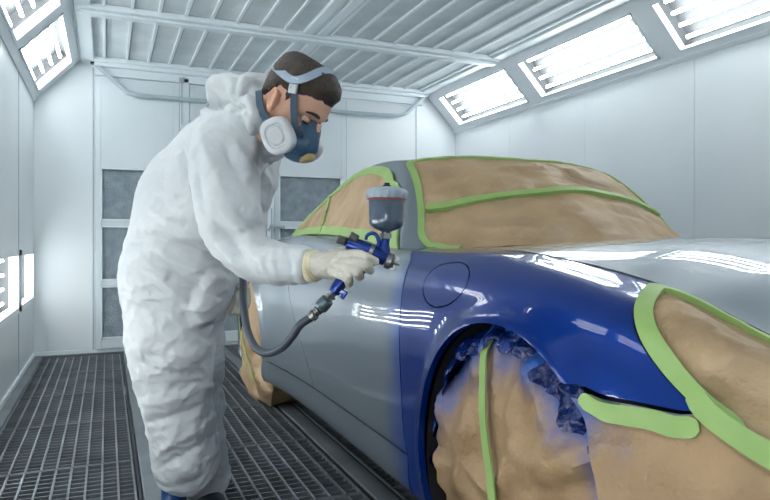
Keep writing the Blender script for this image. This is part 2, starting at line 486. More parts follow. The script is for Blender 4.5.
def light_low(a, b, label, grp):
    t = thing('light_box', label, 'light fixture', (XL-.06, (a+b)/2, .50), grp)
    h = MB(); x = XL
    h.box(x-.15, x-.14, a, b, .47, .90); h.box(x-.14, x-.05, a-.0, b, .46, .47); h.box(x-.14, x-.05, a, b, .90, .91)
    h.box(x-.15, x-.05, a-.01, a, .46, .91); h.box(x-.15, x-.05, b, b+.01, .46, .91)
    h.build('reflector', M['reflector'], t)
    f = MB()
    f.box(x-.05, x+.012, a-.012, b+.012, .468, .508); f.box(x-.05, x+.012, a-.012, b+.012, .862, .902)
    f.box(x-.05, x+.012, a-.012, a+.012, .468, .902); f.box(x-.05, x+.012, b-.012, b+.012, .468, .902)
    f.build('frame', M['housing'], t)
    for k in range(4):
        z = .54+.29*k/3
        q = MB(); q.tube([(x-.085, a+.03, z), (x-.085, b-.03, z)], .0105, 10); q.build('tube', M['tube'], t, autosmooth=40)
    return t
names = ['nearest the back wall', 'second from the back wall', 'third from the back wall', 'fourth from the back wall', 'fifth from the back wall', 'farthest from the back wall']
for k, (a, b) in enumerate(panY):
    light_cov(1, a, b, 'lit four tube light in the right sloping coving, '+names[k], 'fluorescent lights in the right coving')
    light_cov(-1, a, b, 'lit four tube light in the left sloping coving, '+names[k], 'fluorescent lights in the left coving')
ln = ['short one beside the back corner', 'second from the back corner', 'third from the back corner', 'fourth from the back corner', 'fifth from the back corner', 'sixth from the back corner']
for k, (a, b) in enumerate(lowY):
    light_low(a, b, 'low lit light box in the left wall, '+ln[k], 'low light boxes in the left wall')
# ceiling
mb = MB(); mb.box(CL-.1, CR_+.1, YF, YB+.05, ZC, ZC+.03); struct('ceiling', mb, M['ceil_media'])
mb = MB()
x = CL+.02
xs = []
for k in range(19):
    xx = -.02+.176*k
    if xx > 3.02: break
    xs.append(xx)
    if 1.30 < xx < 1.55: continue
    mb.box(xx-.010, xx+.010, YF, YB-.1, ZC-.016, ZC)
struct('trim_7', mb, M['rib'])
mb = MB()
for xx in xs: mb.box(xx+.012, xx+.022, YF, YB-.1, ZC-.003, ZC)
struct('trim_8', mb, M['seam'])
mb = MB()
mb.box(CL, CL+.10, YF, YB, ZC-.03, ZC); mb.box(CR_-.10, CR_, YF, YB, ZC-.03, ZC)
mb.box(1.345, 1.415, YF, YB-.1, ZC-.03, ZC); mb.box(1.455, 1.525, YF, YB-.1, ZC-.03, ZC); mb.box(1.415, 1.455, YF, YB-.1, ZC-.012, ZC)
for y in (4.79, 3.1, 1.4, -.3, -2.0):
    mb.box(CL+.02, CR_-.02, y-.085, y+.085, ZC-.04, ZC-.001); mb.box(CL+.02, CR_-.02, y-.04, y+.04, ZC-.06, ZC-.04)
mb.box(CL, CR_, YB-.14, YB-.05, ZC-.04, ZC-.001)
struct('trim_9', mb, M['frame'], bevel=.006)
# curved pipe across the back wall
mb = MB()
yp = YB-.075
mb.tube([(-.10, yp, 2.50), (-.07, yp, 2.47), (.12, yp, 2.30), (.17, yp, 2.262), (.26, yp, 2.248), (.4, yp, 2.248), (1.4, yp, 2.248), (2.4, yp, 2.255), (2.66, yp, 2.262), (2.80, yp, 2.275), (2.88, yp, 2.32), (3.03, yp, 2.46), (3.07, yp, 2.50)], .019, 12, smooth_path=4)
p = mb.build('curved_pipe', M['pipe'], None, smooth=True)
tag(p, 'thin grey pipe bent at both ends crossing high on the back wall', 'pipe')
for x in (-.10, 3.07):
    mb = MB(); mb.box(x-.03, x+.03, yp-.02, YB-.04, 2.485, 2.53)
    c = mb.build('bracket', M['dark'] if x < 0 else M['frame'], p, bevel=.004)
# doors of the back wall
def leaf(n, x0, x1, panes, handle=None):
    mb = MB(); y0, y1 = YB-.035, YB-.003
    zt = 2.385
    st = .05
    if panes:
        zs = [(.12, .575), (.625, 1.098), (1.148, 1.605)]
        px0, px1 = x0+.045, x1-.05
        mb.box(x0, px0, y0, y1, .03, zt); mb.box(px1, x1, y0, y1, .03, zt)
        mb.box(px0, px1, y0, y1, .03, .12)
        for a, b in zip(zs, zs[1:]): mb.box(px0, px1, y0, y1, a[1], b[0])
        mb.box(px0, px1, y0, y1, zs[-1][1], zt)
    else:
        mb.box(x0, x1, y0, y1, .03, zt)
    d = struct('door_%d' % n, mb, M['wall_door'], bevel=.004)
    if panes:
        for a, b in zs:
            q = MB(); q.box(px0+.001, px1-.001, y1-.012, y1-.001, a, b); q.build('filter_panel', M['filter'], d)
            q = MB()
            for bx in ((px0, px0+.012, a, b), (px1-.012, px1, a, b), (px0, px1, a, a+.012), (px0, px1, b-.012, b)):
                q.box(bx[0], bx[1], y0-.006, y0+.004, bx[2], bx[3])
            q.build('pane_frame', M['frame'], d)
    return d
d1 = leaf(1, -.095, .60, True); d2 = leaf(2, .69, 1.40, True); d3 = leaf(3, 1.475, 2.205, True)
mb = MB(); mb.box(.605, .685, YB-.05, YB-.002, .02, 2.44); mb.box(1.405, 1.47, YB-.05, YB-.002, .02, 2.44)
struct('trim_10', mb, M['frame'], bevel=.004)
mb = MB(); mb.box(.60, .64, YB-.075, YB-.05, 2.40, 2.44); mb.tube([(.62, YB-.07, 2.41), (.62, YB-.07, 2.02)], .006, 8)
mb.build('door_bolt', M['seam'], d1)
mb = MB(); mb.box(1.425, 1.455, YB-.065, YB-.05, .98, 1.25); mb.build('handle_plate', M['frame'], d3)
mb = MB(); mb.tube([(1.435, YB-.09, .97), (1.435, YB-.09, 1.28)], .007, 8); mb.tube([(1.435, YB-.09, 1.12), (1.435, YB-.05, 1.12)], .01, 8)
mb.tube([(1.435, YB-.10, 1.11), (1.545, YB-.10, 1.10)], .013, 8); mb.box(1.53, 1.56, YB-.11, YB-.04, 1.085, 1.115)
mb.tube([(1.40, YB-.10, 1.07), (1.435, YB-.09, 1.13)], .012, 8)
mb.build('door_handle', M['seam'], d3)
mb = MB(); mb.box(XL, XR, YB-.012, YB, 0, .03); struct('baseboard_back', mb, M['frame'])
mb = MB(); mb.box(XL, XL+.012, YF, YB, 0, .03); struct('baseboard_left', mb, M['frame'])
# floor: pit, beams and grates
mb = MB(); mb.box(XL-.05, XR+.05, YF-.05, YB+.05, -.45, -.40)
struct('floor', mb, M['pit'])
mb = MB(); mb.box(XL, -.50, YF, YB, -.30, 0); mb.box(3.40, XR, YF, YB, -.30, 0); mb.box(-.5, 3.4, YB-.05, YB, -.3, 0)
for bx in ((.128, .206), (.920, 1.000), (1.715, 1.80), (2.52, 2.60)): mb.box(bx[0], bx[1], YF, YB-.05, -.08, 0)
struct('trim_11', mb, M['beam'], bevel=.003)
mb = MB()
for bx in (.117, .909, 1.704, 2.509): mb.box(bx-.006, bx+.006, YF, YB-.05, -.02, -.006); mb.box(bx+.10-.006, bx+.106, YF, YB-.05, -.02, -.006)
struct('trim_12', mb, M['dark'])
def grate_mesh(w, l):
    mb = MB(); n = round(w/.0615)
    for k in range(n+1):
        x = w*k/n; mb.box(x-.004, x+.004, 0, l, -.030, 0)
    m_ = int(l/.046)
    for k in range(m_+1):
        y = .005+(l-.01)*k/m_; mb.box(0, w, y-.003, y+.003, -.028, -.004)
    mb.box(0, w, 0, .007, -.03, 0); mb.box(0, w, l-.007, l, -.03, 0)
    return mb.mesh('grate')
strips = [(-.49, .100, 'left of the floor strip behind the worker'), (.227, .893, 'between the worker and the car'), (1.021, 1.688, 'under the left half of the car'), (1.821, 2.492, 'under the right half of the car'), (2.62, 3.38, 'beside the right wall')]
ys = [-2.88+.742*k for k in range(13)]
rows = ['thirteenth', 'twelfth', 'eleventh', 'tenth', 'ninth', 'eighth', 'seventh', 'sixth', 'fifth', 'fourth', 'third', 'second', 'first']
for x0, x1, where in strips:
    me = grate_mesh(x1-x0, .735); me.materials.append(M['steel'])
    for j, y in enumerate(ys):
        if y+.74 > YB-.04: continue
        if y < -.2: continue
        n = len([q for q in ys if q > y and q+.74 <= YB-.04])
        o = link('floor_grate', me, None, None, (x0, y, 0))
        order = ['first', 'second', 'third', 'fourth', 'fifth', 'sixth', 'seventh', 'eighth', 'ninth', 'tenth', 'eleventh', 'twelfth'][n]
        tag(o, 'steel floor grate %s, %s from the back wall' % (where, order), 'floor grate', 'steel grates of the booth floor')

def copy_kraft(name, dist0, dist1, cy, cz, zlo, zhi, col, ylim=None):
    m = mat(name, (.38, .25, .135), .5, spec=.35, bump=((4.5, 1.0, .13, 1.5, None, 'RIDGED_MULTIFRACTAL'), (9, .35, .05, 6), (34, .35, .012, 5)), var=(5, (.30, .19, .10), .35, .68))
    def fac(nt, geo):
        sp = nt.nodes.new('ShaderNodeSeparateXYZ'); nt.links.new(geo.outputs['Position'], sp.inputs[0])
        dy = math_node(nt, 'SUBTRACT', sp.outputs['Y'], cy); dz = math_node(nt, 'SUBTRACT', sp.outputs['Z'], cz)
        d = math_node(nt, 'SQRT', math_node(nt, 'ADD', math_node(nt, 'MULTIPLY', dy, dy), math_node(nt, 'MULTIPLY', dz, dz)))
        n = nt.nodes.new('ShaderNodeTexNoise'); n.inputs['Scale'].default_value = 9; n.inputs['Detail'].default_value = 5
        nt.links.new(geo.outputs['Position'], n.inputs['Vector'])
        d = math_node(nt, 'ADD', d, math_node(nt, 'MULTIPLY_ADD', n.outputs['Fac'], .22, -.11))
        r = nt.nodes.new('ShaderNodeMapRange'); r.interpolation_type = 'SMOOTHSTEP'
        r.inputs['From Min'].default_value = dist0; r.inputs['From Max'].default_value = dist1
        nt.links.new(d, r.inputs['Value'])
        q = nt.nodes.new('ShaderNodeMapRange'); q.interpolation_type = 'SMOOTHSTEP'
        q.inputs['From Min'].default_value = zlo; q.inputs['From Max'].default_value = zhi
        nt.links.new(sp.outputs['Z'], q.inputs['Value'])
        return math_node(nt, 'MULTIPLY', r.outputs[0], q.outputs[0])
    add_mix(m, col, fac)
    return m
M['kraft_w'] = copy_kraft('kraft_paper_oversprayed', .26, .39, ARC_Y, .345, .34, .55, (.02, .10, .38))
M['kraft_b'] = copy_kraft('kraft_bumper_paper', .15, .02, .99, .62, .50, .62, (.02, .10, .38))

# ------------------------------------------------------------------ car surface
AY, AZ, AR = ARC_Y, ARC_Z, ARC_R
RY, RZ, RR = RARC_Y, RARC_Z, RARC_R
class Grid:
    """dense surface; every vertex keeps (pos, normal, a, b)"""
    def __init__(s, fn, A, B, flip=False):
        s.vs = []; s.fs = []
        na, nb = len(A), len(B)
        P = [[V(fn(a, b)) for b in B] for a in A]
        for i in range(na):
            for j in range(nb):
                ta = P[min(i+1, na-1)][j]-P[max(i-1, 0)][j]; tb = P[i][min(j+1, nb-1)]-P[i][max(j-1, 0)]
                n = ta.cross(tb)
                if n.length < 1e-9: n = V((0, 0, 1))
                n.normalize()
                s.vs.append((P[i][j], n if not flip else -n, A[i], B[j]))
        for i in range(na-1):
            for j in range(nb-1):
                a, b, c, d = i*nb+j, (i+1)*nb+j, (i+1)*nb+j+1, i*nb+j+1
                s.fs.append((a, b, c, d) if not flip else (d, c, b, a))
def lerpv(p, q, t):
    n = p[1].lerp(q[1], t)
    if n.length > 1e-6: n = n.normalized()
    return (p[0].lerp(q[0], t), n, p[2]+(q[2]-p[2])*t, p[3]+(q[3]-p[3])*t)
def clip(vs, fs, field):
    d = [field(v) for v in vs]
    nv = list(vs); out = []; cache = {}
    for f in fs:
        ins = [d[i] >= 0 for i in f]
        if all(ins): out.append(f); continue
        if not any(ins): continue
        poly = []
        for k in range(len(f)):
            i, j = f[k], f[(k+1) % len(f)]
            if d[i] >= 0: poly.append(i)
            if (d[i] >= 0) != (d[j] >= 0):
                key = (min(i, j), max(i, j))
                if key not in cache:
                    t = d[i]/(d[i]-d[j]); t = min(max(t, .02), .98)
                    cache[key] = len(nv); nv.append(lerpv(vs[i], vs[j], t))
                poly.append(cache[key])
        if len(poly) >= 3: out.append(tuple(poly))
    used = sorted({i for f in out for i in f}); mp = {i: k for k, i in enumerate(used)}
    return [nv[i] for i in used], [tuple(mp[i] for i in f) for f in out]
def panel(name, grid, fields, m, parent, depth=.012, offset=0, disp=None, mirror=False, both=False, maxedge=None):
    vs, fs = grid.vs, grid.fs
    for fl in fields: vs, fs = clip(vs, fs, fl)
    if not fs: print('EMPTY', name); return None
    P = []
    for v in vs:
        o = offset+(disp(v) if disp else 0)
        P.append(v[0]+v[1]*o)
    F = list(fs)
    # rim
    cnt = {}
    for f in fs:
        for k in range(len(f)):
            i, j = f[k], f[(k+1) % len(f)]
            cnt[(i, j)] = 1
    n = len(P)
    rim = [(i, j) for (i, j) in cnt if (j, i) not in cnt]
    idx = {}
    for i, j in rim:
        for k in (i, j):
            if k not in idx:
                idx[k] = len(P); P.append(P[k]-vs[k][1]*depth)
    for i, j in rim: F.append((j, i, idx[i], idx[j]))
    if mirror or both:
        PM = [V((2*CX-p.x, p.y, p.z)) for p in P]; FM = [f[::-1] for f in F]
        if both:
            k = len(P); P = P+PM; F = F+[tuple(i+k for i in f) for f in FM]
        else: P, F = PM, FM
    me = mesh_from(P, F, name)
    bm = bmesh.new(); bm.from_mesh(me)
    bmesh.ops.dissolve_degenerate(bm, dist=1e-5, edges=bm.edges)
    if both: bmesh.ops.remove_doubles(bm, verts=[v for v in bm.verts if abs(v.co.x-CX) < 1e-4], dist=1e-4)
    for e in bm.edges:
        if len(e.link_faces) == 2 and e.calc_face_angle(0) > math.radians(42): e.smooth = False
    bm.to_mesh(me); bm.free()
    rel(me, parent)
    return link(name, me, m, parent)
def rng(a, b, st):
    n = max(1, round((b-a)/st)); return [a+(b-a)*i/n for i in range(n+1)]
def poly_field(poly, fn, inset=0, closed=True, sub=6):
    """positive inside the smooth closed outline given in surface coordinates; magnitude in metres"""
    pts = [V((p[0], p[1], 0)) for p in poly]
    n = len(pts); S2 = []
    for i in range(n):
        p0, p1, p2, p3 = pts[i-1], pts[i], pts[(i+1) % n], pts[(i+2) % n]
        for k in range(sub):
            t = k/sub
            S2.append((p1*2+(p2-p0)*t+(p0*2-p1*5+p2*4-p3)*(t*t)+(p1*3-p0-p2*3+p3)*(t**3))*.5)
    W3 = [V(fn(p.x, p.y)) for p in S2]
    amin, amax = min(p.x for p in S2), max(p.x for p in S2)
    bmin, bmax = min(p.y for p in S2), max(p.y for p in S2)
    def f(v):
        a, b = v[2], v[3]
        if a < amin-.12 or a > amax+.12: return -1
        inside = False; m = len(S2)
        if amin <= a <= amax and bmin <= b <= bmax:
            for i in range(m):
                p, q = S2[i], S2[(i+1) % m]
                if (p.y > b) != (q.y > b) and a < (q.x-p.x)*(b-p.y)/(q.y-p.y)+p.x: inside = not inside
        d = line_dist(v[0], W3, True)
        return (d if inside else -d)-inset
    return f
def line_dist(p, L, closed=False):
    best = 1e9; m = len(L)
    for i in range(m if closed else m-1):
        a, b = L[i], L[(i+1) % m]; ab = b-a; l2 = ab.length_squared
        t = 0 if l2 < 1e-12 else max(0, min(1, (p-a).dot(ab)/l2))
        d = (p-(a+ab*t)).length_squared
        if d < best: best = d
    return math.sqrt(best)
def strip_field(pts, fn, half, sub=6):
    q, _ = spline([V((a, b, 0)) for a, b in pts], [0]*len(pts), sub)
    W3 = [V(fn(p.x, p.y)) for p in q]
    lo = min(w.y for w in W3)-.1; hi = max(w.y for w in W3)+.1
    return lambda v: half-line_dist(v[0], W3) if lo < v[0].y < hi else -1
def crumple(k, amp, off=0.0):
    def f(v):
        p = v[0]*k+V((off, off, off))
        d, _ = noise.voronoi(p)
        a = (d[1]-d[0])
        r = 1-abs(noise.noise(p*.7))*2
        return amp*(.3-min(a*1.3, .6)*1.1+.35*r+.25*noise.noise(p*3))
    return f
sS = rng(0, 6.6, .09)+rng(6.6, 7.4, .04)[1:]+rng(7.4, 9, .1)[1:]
GF = Grid(body, rng(.34, 2.2, .0125), sS, True)
GRr = Grid(body, rng(2.2, 4.95, .03), sS, True)
GALL = Grid(body, rng(.34, 2.2, .0125)+rng(2.2, 4.95, .03)[1:], sS, True)
gap = .0028
yDoor = [(0,1.80),(1.9,1.812),(2.35,1.84),(3.5,1.872),(4.4,1.892),(5.4,1.938),(6.7,2.045),(7.1,2.09),(9,2.2)]
yRear = [(0,2.75),(1.9,2.80),(2.45,2.90),(2.93,3.02),(3.9,3.19),(5.2,3.33),(7,3.36),(9,3.4)]
fd = lambda v: interp(yDoor, v[3])-v[2]      # >0 ahead of the door gap
fr = lambda v: interp(yRear, v[3])-v[2]
arcF = lambda v: math.hypot(v[0].y-AY, v[0].z-AZ)-AR if v[3] < 7 else 1
arcR = lambda v: math.hypot(v[0].y-RY, v[0].z-RZ)-RR if v[3] < 7 else 1
sLow = [(.34,9.6),(.50,9.6),(.53,5.3),(.70,5.10),(.773,5.02),(.80,4.86),(.873,4.62),(.953,4.40),(1.003,4.37),(1.03,4.3),(1.10,4.2)]
flow = lambda v: (v[3]-interp(sLow, v[2]))*.10
HLP = [(1.036,6.80),(1.003,6.42),(.961,5.96),(.931,5.70),(.902,5.51),(.871,5.36),(.84,5.23),(.806,5.12),(.770,5.04),(.70,4.98),(.60,4.96),(.52,5.0),(.47,5.5),(.47,6.3),(.55,6.82),(.70,6.87),(.85,6.88),(.96,6.885)]
fHL = poly_field(HLP, body)
seamH = lambda v: (7-v[3])*.10
car = thing('sports_car', 'low sports car half resprayed blue over silver, windows and wheels masked with brown paper', 'car', (CX, 2.6, 0))
cp = lambda *a, **k: panel(*a, parent=car, **k)
P1 = lambda n, g, f, m, **k: panel(n, g, f, m, car, **k)
FUEL = [(1.725,5.80),(1.62,5.86),(1.535,5.60),(1.495,5.20),(1.515,4.86),(1.58,4.64),(1.67,4.60),(1.735,4.80),(1.765,5.15),(1.76,5.50)]
fFuel = poly_field(FUEL, body)
fender_f = [lambda v: seamH(v)-gap, lambda v: fd(v)-gap, arcF, lambda v: flow(v)-gap if v[2] < 1.1 else 1, lambda v: -fHL(v)-gap, lambda v: v[2]-.774]
o = P1('front_fender', GF, fender_f+[lambda v: -fFuel(v)-gap*.8], M['blue'], depth=.02)
o['label'] = 'glossy freshly painted blue front fender'
fl = P1('fuel_flap', GF, [lambda v: fFuel(v)-gap*.8], M['blue'], depth=.006)
rf = P1('front_fender', GF, [lambda v: seamH(v)-gap, lambda v: fd(v)-gap, arcF, lambda v: flow(v)-gap if v[2] < 1.1 else 1, lambda v: -fHL(v)-gap, lambda v: v[2]-.774], M['silver'], depth=.02, mirror=True)
rf['label'] = 'silver front fender'
hoodrear = lambda v: 1.74+.30*((CX-v[0].x)/.74)**2-v[2]
o = P1('hood', GF, [lambda v: -seamH(v)-gap, lambda v: v[2]-.53, lambda v: hoodrear(v)-gap], M['silver'], both=True)
o = P1('cowl', GALL, [lambda v: -seamH(v)-gap, lambda v: -hoodrear(v)-gap, lambda v: 2.6-v[2]], M['silver'], both=True)
for mir in (False, True):
    h = P1('headlight', GF, [lambda v: fHL(v)-gap], M['silver'], mirror=mir)
    d = P1('door', GALL, [lambda v: -fd(v)-gap, lambda v: fr(v)-gap, lambda v: seamH(v)+.0, lambda v: (v[3]-2.0)*.10], M['door_paint'] if not mir else M['silver'], mirror=mir)
    if not mir: d['label'] = 'silver door fading into blue at its front edge'
    s_ = P1('side_sill', GALL, [lambda v: v[2]-1.815, lambda v: 3.64-v[2], arcR, lambda v: (1.96-v[3])*.10], M['door_paint'] if not mir else M['silver'], mirror=mir)
    q = P1('rear_fender', GRr, [lambda v: -fr(v)-gap, arcR, lambda v: seamH(v)+.02, lambda v: (v[3]-(2.0 if v[2] < 3.66 else -1))*.10], M['silver'], mirror=mir, depth=.02)
o = P1('rear_deck', GRr, [lambda v: v[2]-3.5, lambda v: -seamH(v)-.02], M['silver'], both=True)
o = P1('front_bumper', GF, [lambda v: -flow(v)-gap if v[2] < 1.1 else -1, arcF, lambda v: interp([(0,.92),(1.5,.905),(2.5,.895),(3.3,.905),(4.0,.945),(4.4,1.0)], v[3])-.02-v[2]], M['silver'], both=True)
# inner dark shell, wheel wells, floor pan
mb = MB()
def shell(y, s_):
    p = body(y, s_); w = (CX-p[0]); return (CX-w*.93+.0, y, p[2]*.955+.0)
gi = Grid(shell, rng(.38, 4.92, .04), rng(0, 9, .25), True)
dW = lambda v: math.hypot(v[0].y-AY, v[0].z-AZ)-AR-.01 if v[3] < 7 else 1
dW2 = lambda v: math.hypot(v[0].y-RY, v[0].z-RZ)-RR-.01 if v[3] < 7 else 1
o = P1('inner_shell', gi, [dW, dW2], M['black'], both=True, depth=.002)
def well(cy, cz, R, name, x0, x1, m):
    mb = MB(); N = 40; vs = []; fs = []
    for i in range(N+1):
        a = math.radians(-25+230*i/N)
        for x in (x0, x1): vs.append((x, cy+R*math.cos(a), cz+R*math.sin(a)))
    for i in range(N): fs.append((2*i, 2*i+2, 2*i+3, 2*i+1))
    ci = len(vs); vs.append((x1, cy, cz))
    for i in range(N): fs.append((2*i+1, 2*i+3, ci))
    me = mesh_from(vs, fs); rel(me, car); return link(name, me, m, car)
for mir in (1, -1):
    fx = lambda x: x if mir > 0 else 2*CX-x
    well(AY, AZ, AR+.004, 'wheel_well', fx(.86), fx(1.25), M['black'])
    well(RY, RZ, RR+.004, 'wheel_well', fx(.84), fx(1.25), M['black'])
    for cy, xo in ((AY, .90), (RY, .86)):
        w = MB(); x = fx(xo); sg = mir; rr = .325
        w.lathe((x, cy, rr), (sg, 0, 0), [(.012,.215),(.0,.235),(.0,.30),(.02,rr),(.22,rr),(.24,.30),(.24,.22),(.012,.215)], 40)
        t_ = w.build('wheel', M['rubber'], car, autosmooth=40)
        w = MB(); w.lathe((x+sg*.03, cy, rr), (sg, 0, 0), [(0,.215),(.06,.20),(.10,.05),(.0,.05),(.0,.001)], 30)
        for k in range(5):
            a = 2*math.pi*k/5; c = V((x+sg*.035, cy+.125*math.cos(a), rr+.125*math.sin(a)))
            w.obox(c, (.012, 0, 0), V((0, math.cos(a), math.sin(a)))*.085, V((0, -math.sin(a), math.cos(a)))*.022)
        w.build('rim', M['silver'], t_)
mb = MB(); mb.box(1.0, 2*CX-1.0, .6, 4.6, .14, .17); mb.build('floor_pan', M['black'], car)
# greenhouse
qs = rng(0, .8, .04)+rng(.8, 1.25, .0125)[1:]+rng(1.25, 2, .025)[1:]
GG = Grid(green, rng(1.75, 2.75, .0125)+rng(2.75, 4.7, .03)[1:], qs, True)
def gz(v): return v[0].z
SIDE = [(2.24,.55),(2.30,.62),(2.42,.80),(2.52,.84),(2.60,.80),(2.68,.86),(2.80,.90),(3.0,.92),(3.25,.92),(3.5,.90),(3.7,.86),(3.85,.74),(3.93,.50),(3.90,.20),(3.80,.13),(3.5,.12),(3.0,.12),(2.6,.12),(2.3,.14),(2.205,.25)]
fSide = poly_field(SIDE, green)
# windscreen outline in plan: up to q=2 on the centreline
WS = [(2.165,1.155),(2.20,1.12),(2.323,1.105),(2.42,1.075),(2.505,1.045),(2.58,1.035),(2.618,1.075),(2.618,1.25),(2.60,1.5),(2.535,1.8),(2.49,2.0),(2.49,2.3),(1.80,2.3),(1.80,2.0),(1.86,1.75),(1.98,1.45),(2.09,1.24)]
fWS = poly_field(WS, green)
glass = mat('dark_window_glass', (.02, .03, .03), .05, coat=1)
P1('roof', GG, [lambda v: -fSide(v), lambda v: -fWS(v) if v[2] < 2.9 else 1, lambda v: 4.6-v[2], lambda v: (v[0].z-.93) if v[2] < 2.3 else 1, lambda v: v[2]-2.12], M['silver'], both=True, depth=.01)
for mir in (False, True):
    P1('side_window', GG, [lambda v: fSide(v)-.002], glass, mirror=mir, depth=.004, offset=-.003)
P1('windshield', GG, [lambda v: fWS(v)-.002], glass, both=True, depth=.004, offset=-.003)
# ------------------------------------------------------------------ masking on the car
def paper_thing(name, label, loc): return thing(name, label, 'masking paper', loc)
# windscreen paper
wp = paper_thing('masking_paper', 'brown kraft paper edged with green tape covering the windscreen', (CX, 2.2, .95))
def folds_ws(v):
    p = v[0]; u = p.x+p.y*.35
    k = min(1, max(0, (fWS(v)-.03)/.05))
    a = .011*max(0, 1-abs(noise.noise(V((p.x*1.6+p.y*1.2, p.y*7, p.z*5+3))))*3.0)
    return (a+crumple(6, .012)(v)+.006*noise.noise(p*5))*(.3+.7*k)
panel('paper_sheet', GG, [lambda v: fWS(v)-.012], M['kraft'], wp, offset=.008, disp=folds_ws, both=True, depth=.004)
panel('edge_tape', GG, [lambda v: fWS(v)+.004, lambda v: (.040 if v[3] < 1.06 else .022)-fWS(v)+.004*noise.noise(v[0]*6), lambda v: v[2]-(1.98 if v[3] > 1.5 else 2.10)], M['tape'], wp, offset=.018, disp=crumple(9, .003), both=True, depth=.012)
WT = [(2.31,1.17),(2.27,1.297),(2.244,1.41),(2.201,1.56),(2.165,1.77),(2.16,2.05)]
panel('cross_tape', GG, [strip_field(WT, green, .016)], M['tape'], wp, offset=.030, disp=crumple(6, .003), both=True, depth=.022)
# a torn flap near the lower left corner
# side window paper
sp_ = paper_thing('masking_paper', 'kraft paper with green tape border over the left side window', (.98, 3.0, .95))
panel('paper_sheet', GG, [lambda v: fSide(v)-.010], M['kraft'], sp_, offset=.008, disp=crumple(8, .007, 4), depth=.004)
panel('edge_tape', GG, [lambda v: fSide(v)+.006, lambda v: .040-fSide(v)+.006*noise.noise(v[0]*8)], M['tape'], sp_, offset=.014, disp=crumple(9, .002), depth=.010)
panel('divider_tape', GG, [strip_field([(3.28,.10),(3.34,.35),(3.44,.65),(3.56,.90)], green, .011)], M['tape'], sp_, offset=.018, depth=.012)
# headlight paper
hp = paper_thing('masking_paper', 'kraft paper over the left headlight, ringed by wide green tape', (1.0, .8, .6))
def hl_d(v):
    d = max(0, fHL(v)-.034); b = .030*(1-math.exp(-d/.05))
    return b+crumple(9, .004+.014*min(1, d/.05), 2)(v)
panel('paper_sheet', GF, [lambda v: fHL(v)-.012], M['kraft'], hp, offset=.006, disp=hl_d, depth=.005)
ringL = [(1.036,6.80),(1.003,6.42),(.961,5.96),(.931,5.70),(.902,5.51),(.871,5.36),(.84,5.23),(.806,5.12),(.770,5.03),(.73,4.97)]
sfL = strip_field(ringL, body, .031); sfT = strip_field([(1.036,6.80),(.96,6.885),(.85,6.88),(.72,6.87)], body, .011)
wob = lambda v, a=.003: a*noise.noise(v[0]*11)
panel('ring_tape', GF, [lambda v: fHL(v)-.001, lambda v: max(sfL(v), sfT(v))+wob(v)], M['tape'], hp, offset=.016, disp=crumple(11, .004), depth=.014)
sfD = strip_field([(.772,5.16),(.755,5.09),(.735,5.04),(.69,4.955),(.64,4.90),(.57,4.86)], body, .017)
panel('lower_tape', GF, [lambda v: sfD(v)+wob(v)], M['tape'], hp, offset=.034, disp=crumple(11, .003), depth=.03)
# bumper paper
bp_ = paper_thing('masking_paper', 'crumpled kraft paper hanging over the whole front bumper', (1.3, .6, 0))
def bump_d(v):
    p = v[0]
    f = .022*(1-abs(noise.noise(V((p.x*3, p.y*7+p.z*1.5, p.z*2))))*2.0)
    k = min(1, max(0, (-flow(v)-.05)/.08)) if p.y > .55 else 1
    return (f+crumple(6, .024, 9)(v))*(.12+.88*k)
BPn = Grid(lambda y, s_: (lambda p: (p[0]-(.02*max(0, (3.2-s_)/3.2)), p[1], p[2] if s_ > 2 else max(.02, p[2]-(2-s_)*.10)))(body(y, s_)), rng(.34, 1.12, .0125), rng(.4, 9, .08), True)
BW = [(0,.92),(1.5,.905),(2.5,.895),(3.3,.905),(4.0,.955),(4.4,1.03)]
panel('paper_sheet', BPn, [lambda v: -flow(v)-.012+.010*noise.noise(v[0]*12), lambda v: interp(BW, v[3])-v[2]+.01*noise.noise(v[0]*15)], M['kraft_b'] if 'kraft_b' in M else M['kraft'], bp_, offset=.020, disp=bump_d, both=True, depth=.005)
panel('tip_tape', GF, [strip_field([(.965,4.26),(.93,4.28),(.88,4.43),(.83,4.58),(.80,4.64),(.772,4.76)], body, .016)], M['tape'], bp_, offset=.027, disp=crumple(12, .009), depth=.02)
# wheel covers
def wheel_bag(cy, xf, R, seed, nose_=.05, zmin=.02, wall=.25, front=True):
    def f(r, th):
        # r: 0 centre .. 1 rim .. 2 back edge ; th: angle
        ca, sa = math.cos(th), math.sin(th)
        rr = R*min(r, 1.0)
        if r <= 1:
            x = xf-nose_*(1-r**2.5)+ (0 if r < .8 else (r-.8)**2*1.2)
        else:
            x = xf+.045+(r-1)*wall; rr = R*(1-.05*(r-1))
        y = cy+rr*ca; z = .36+rr*sa*(1.0 if sa > 0 else .97)
        if z < zmin: z = zmin+(z-zmin)*.05
        return (x, y, z)
    return f

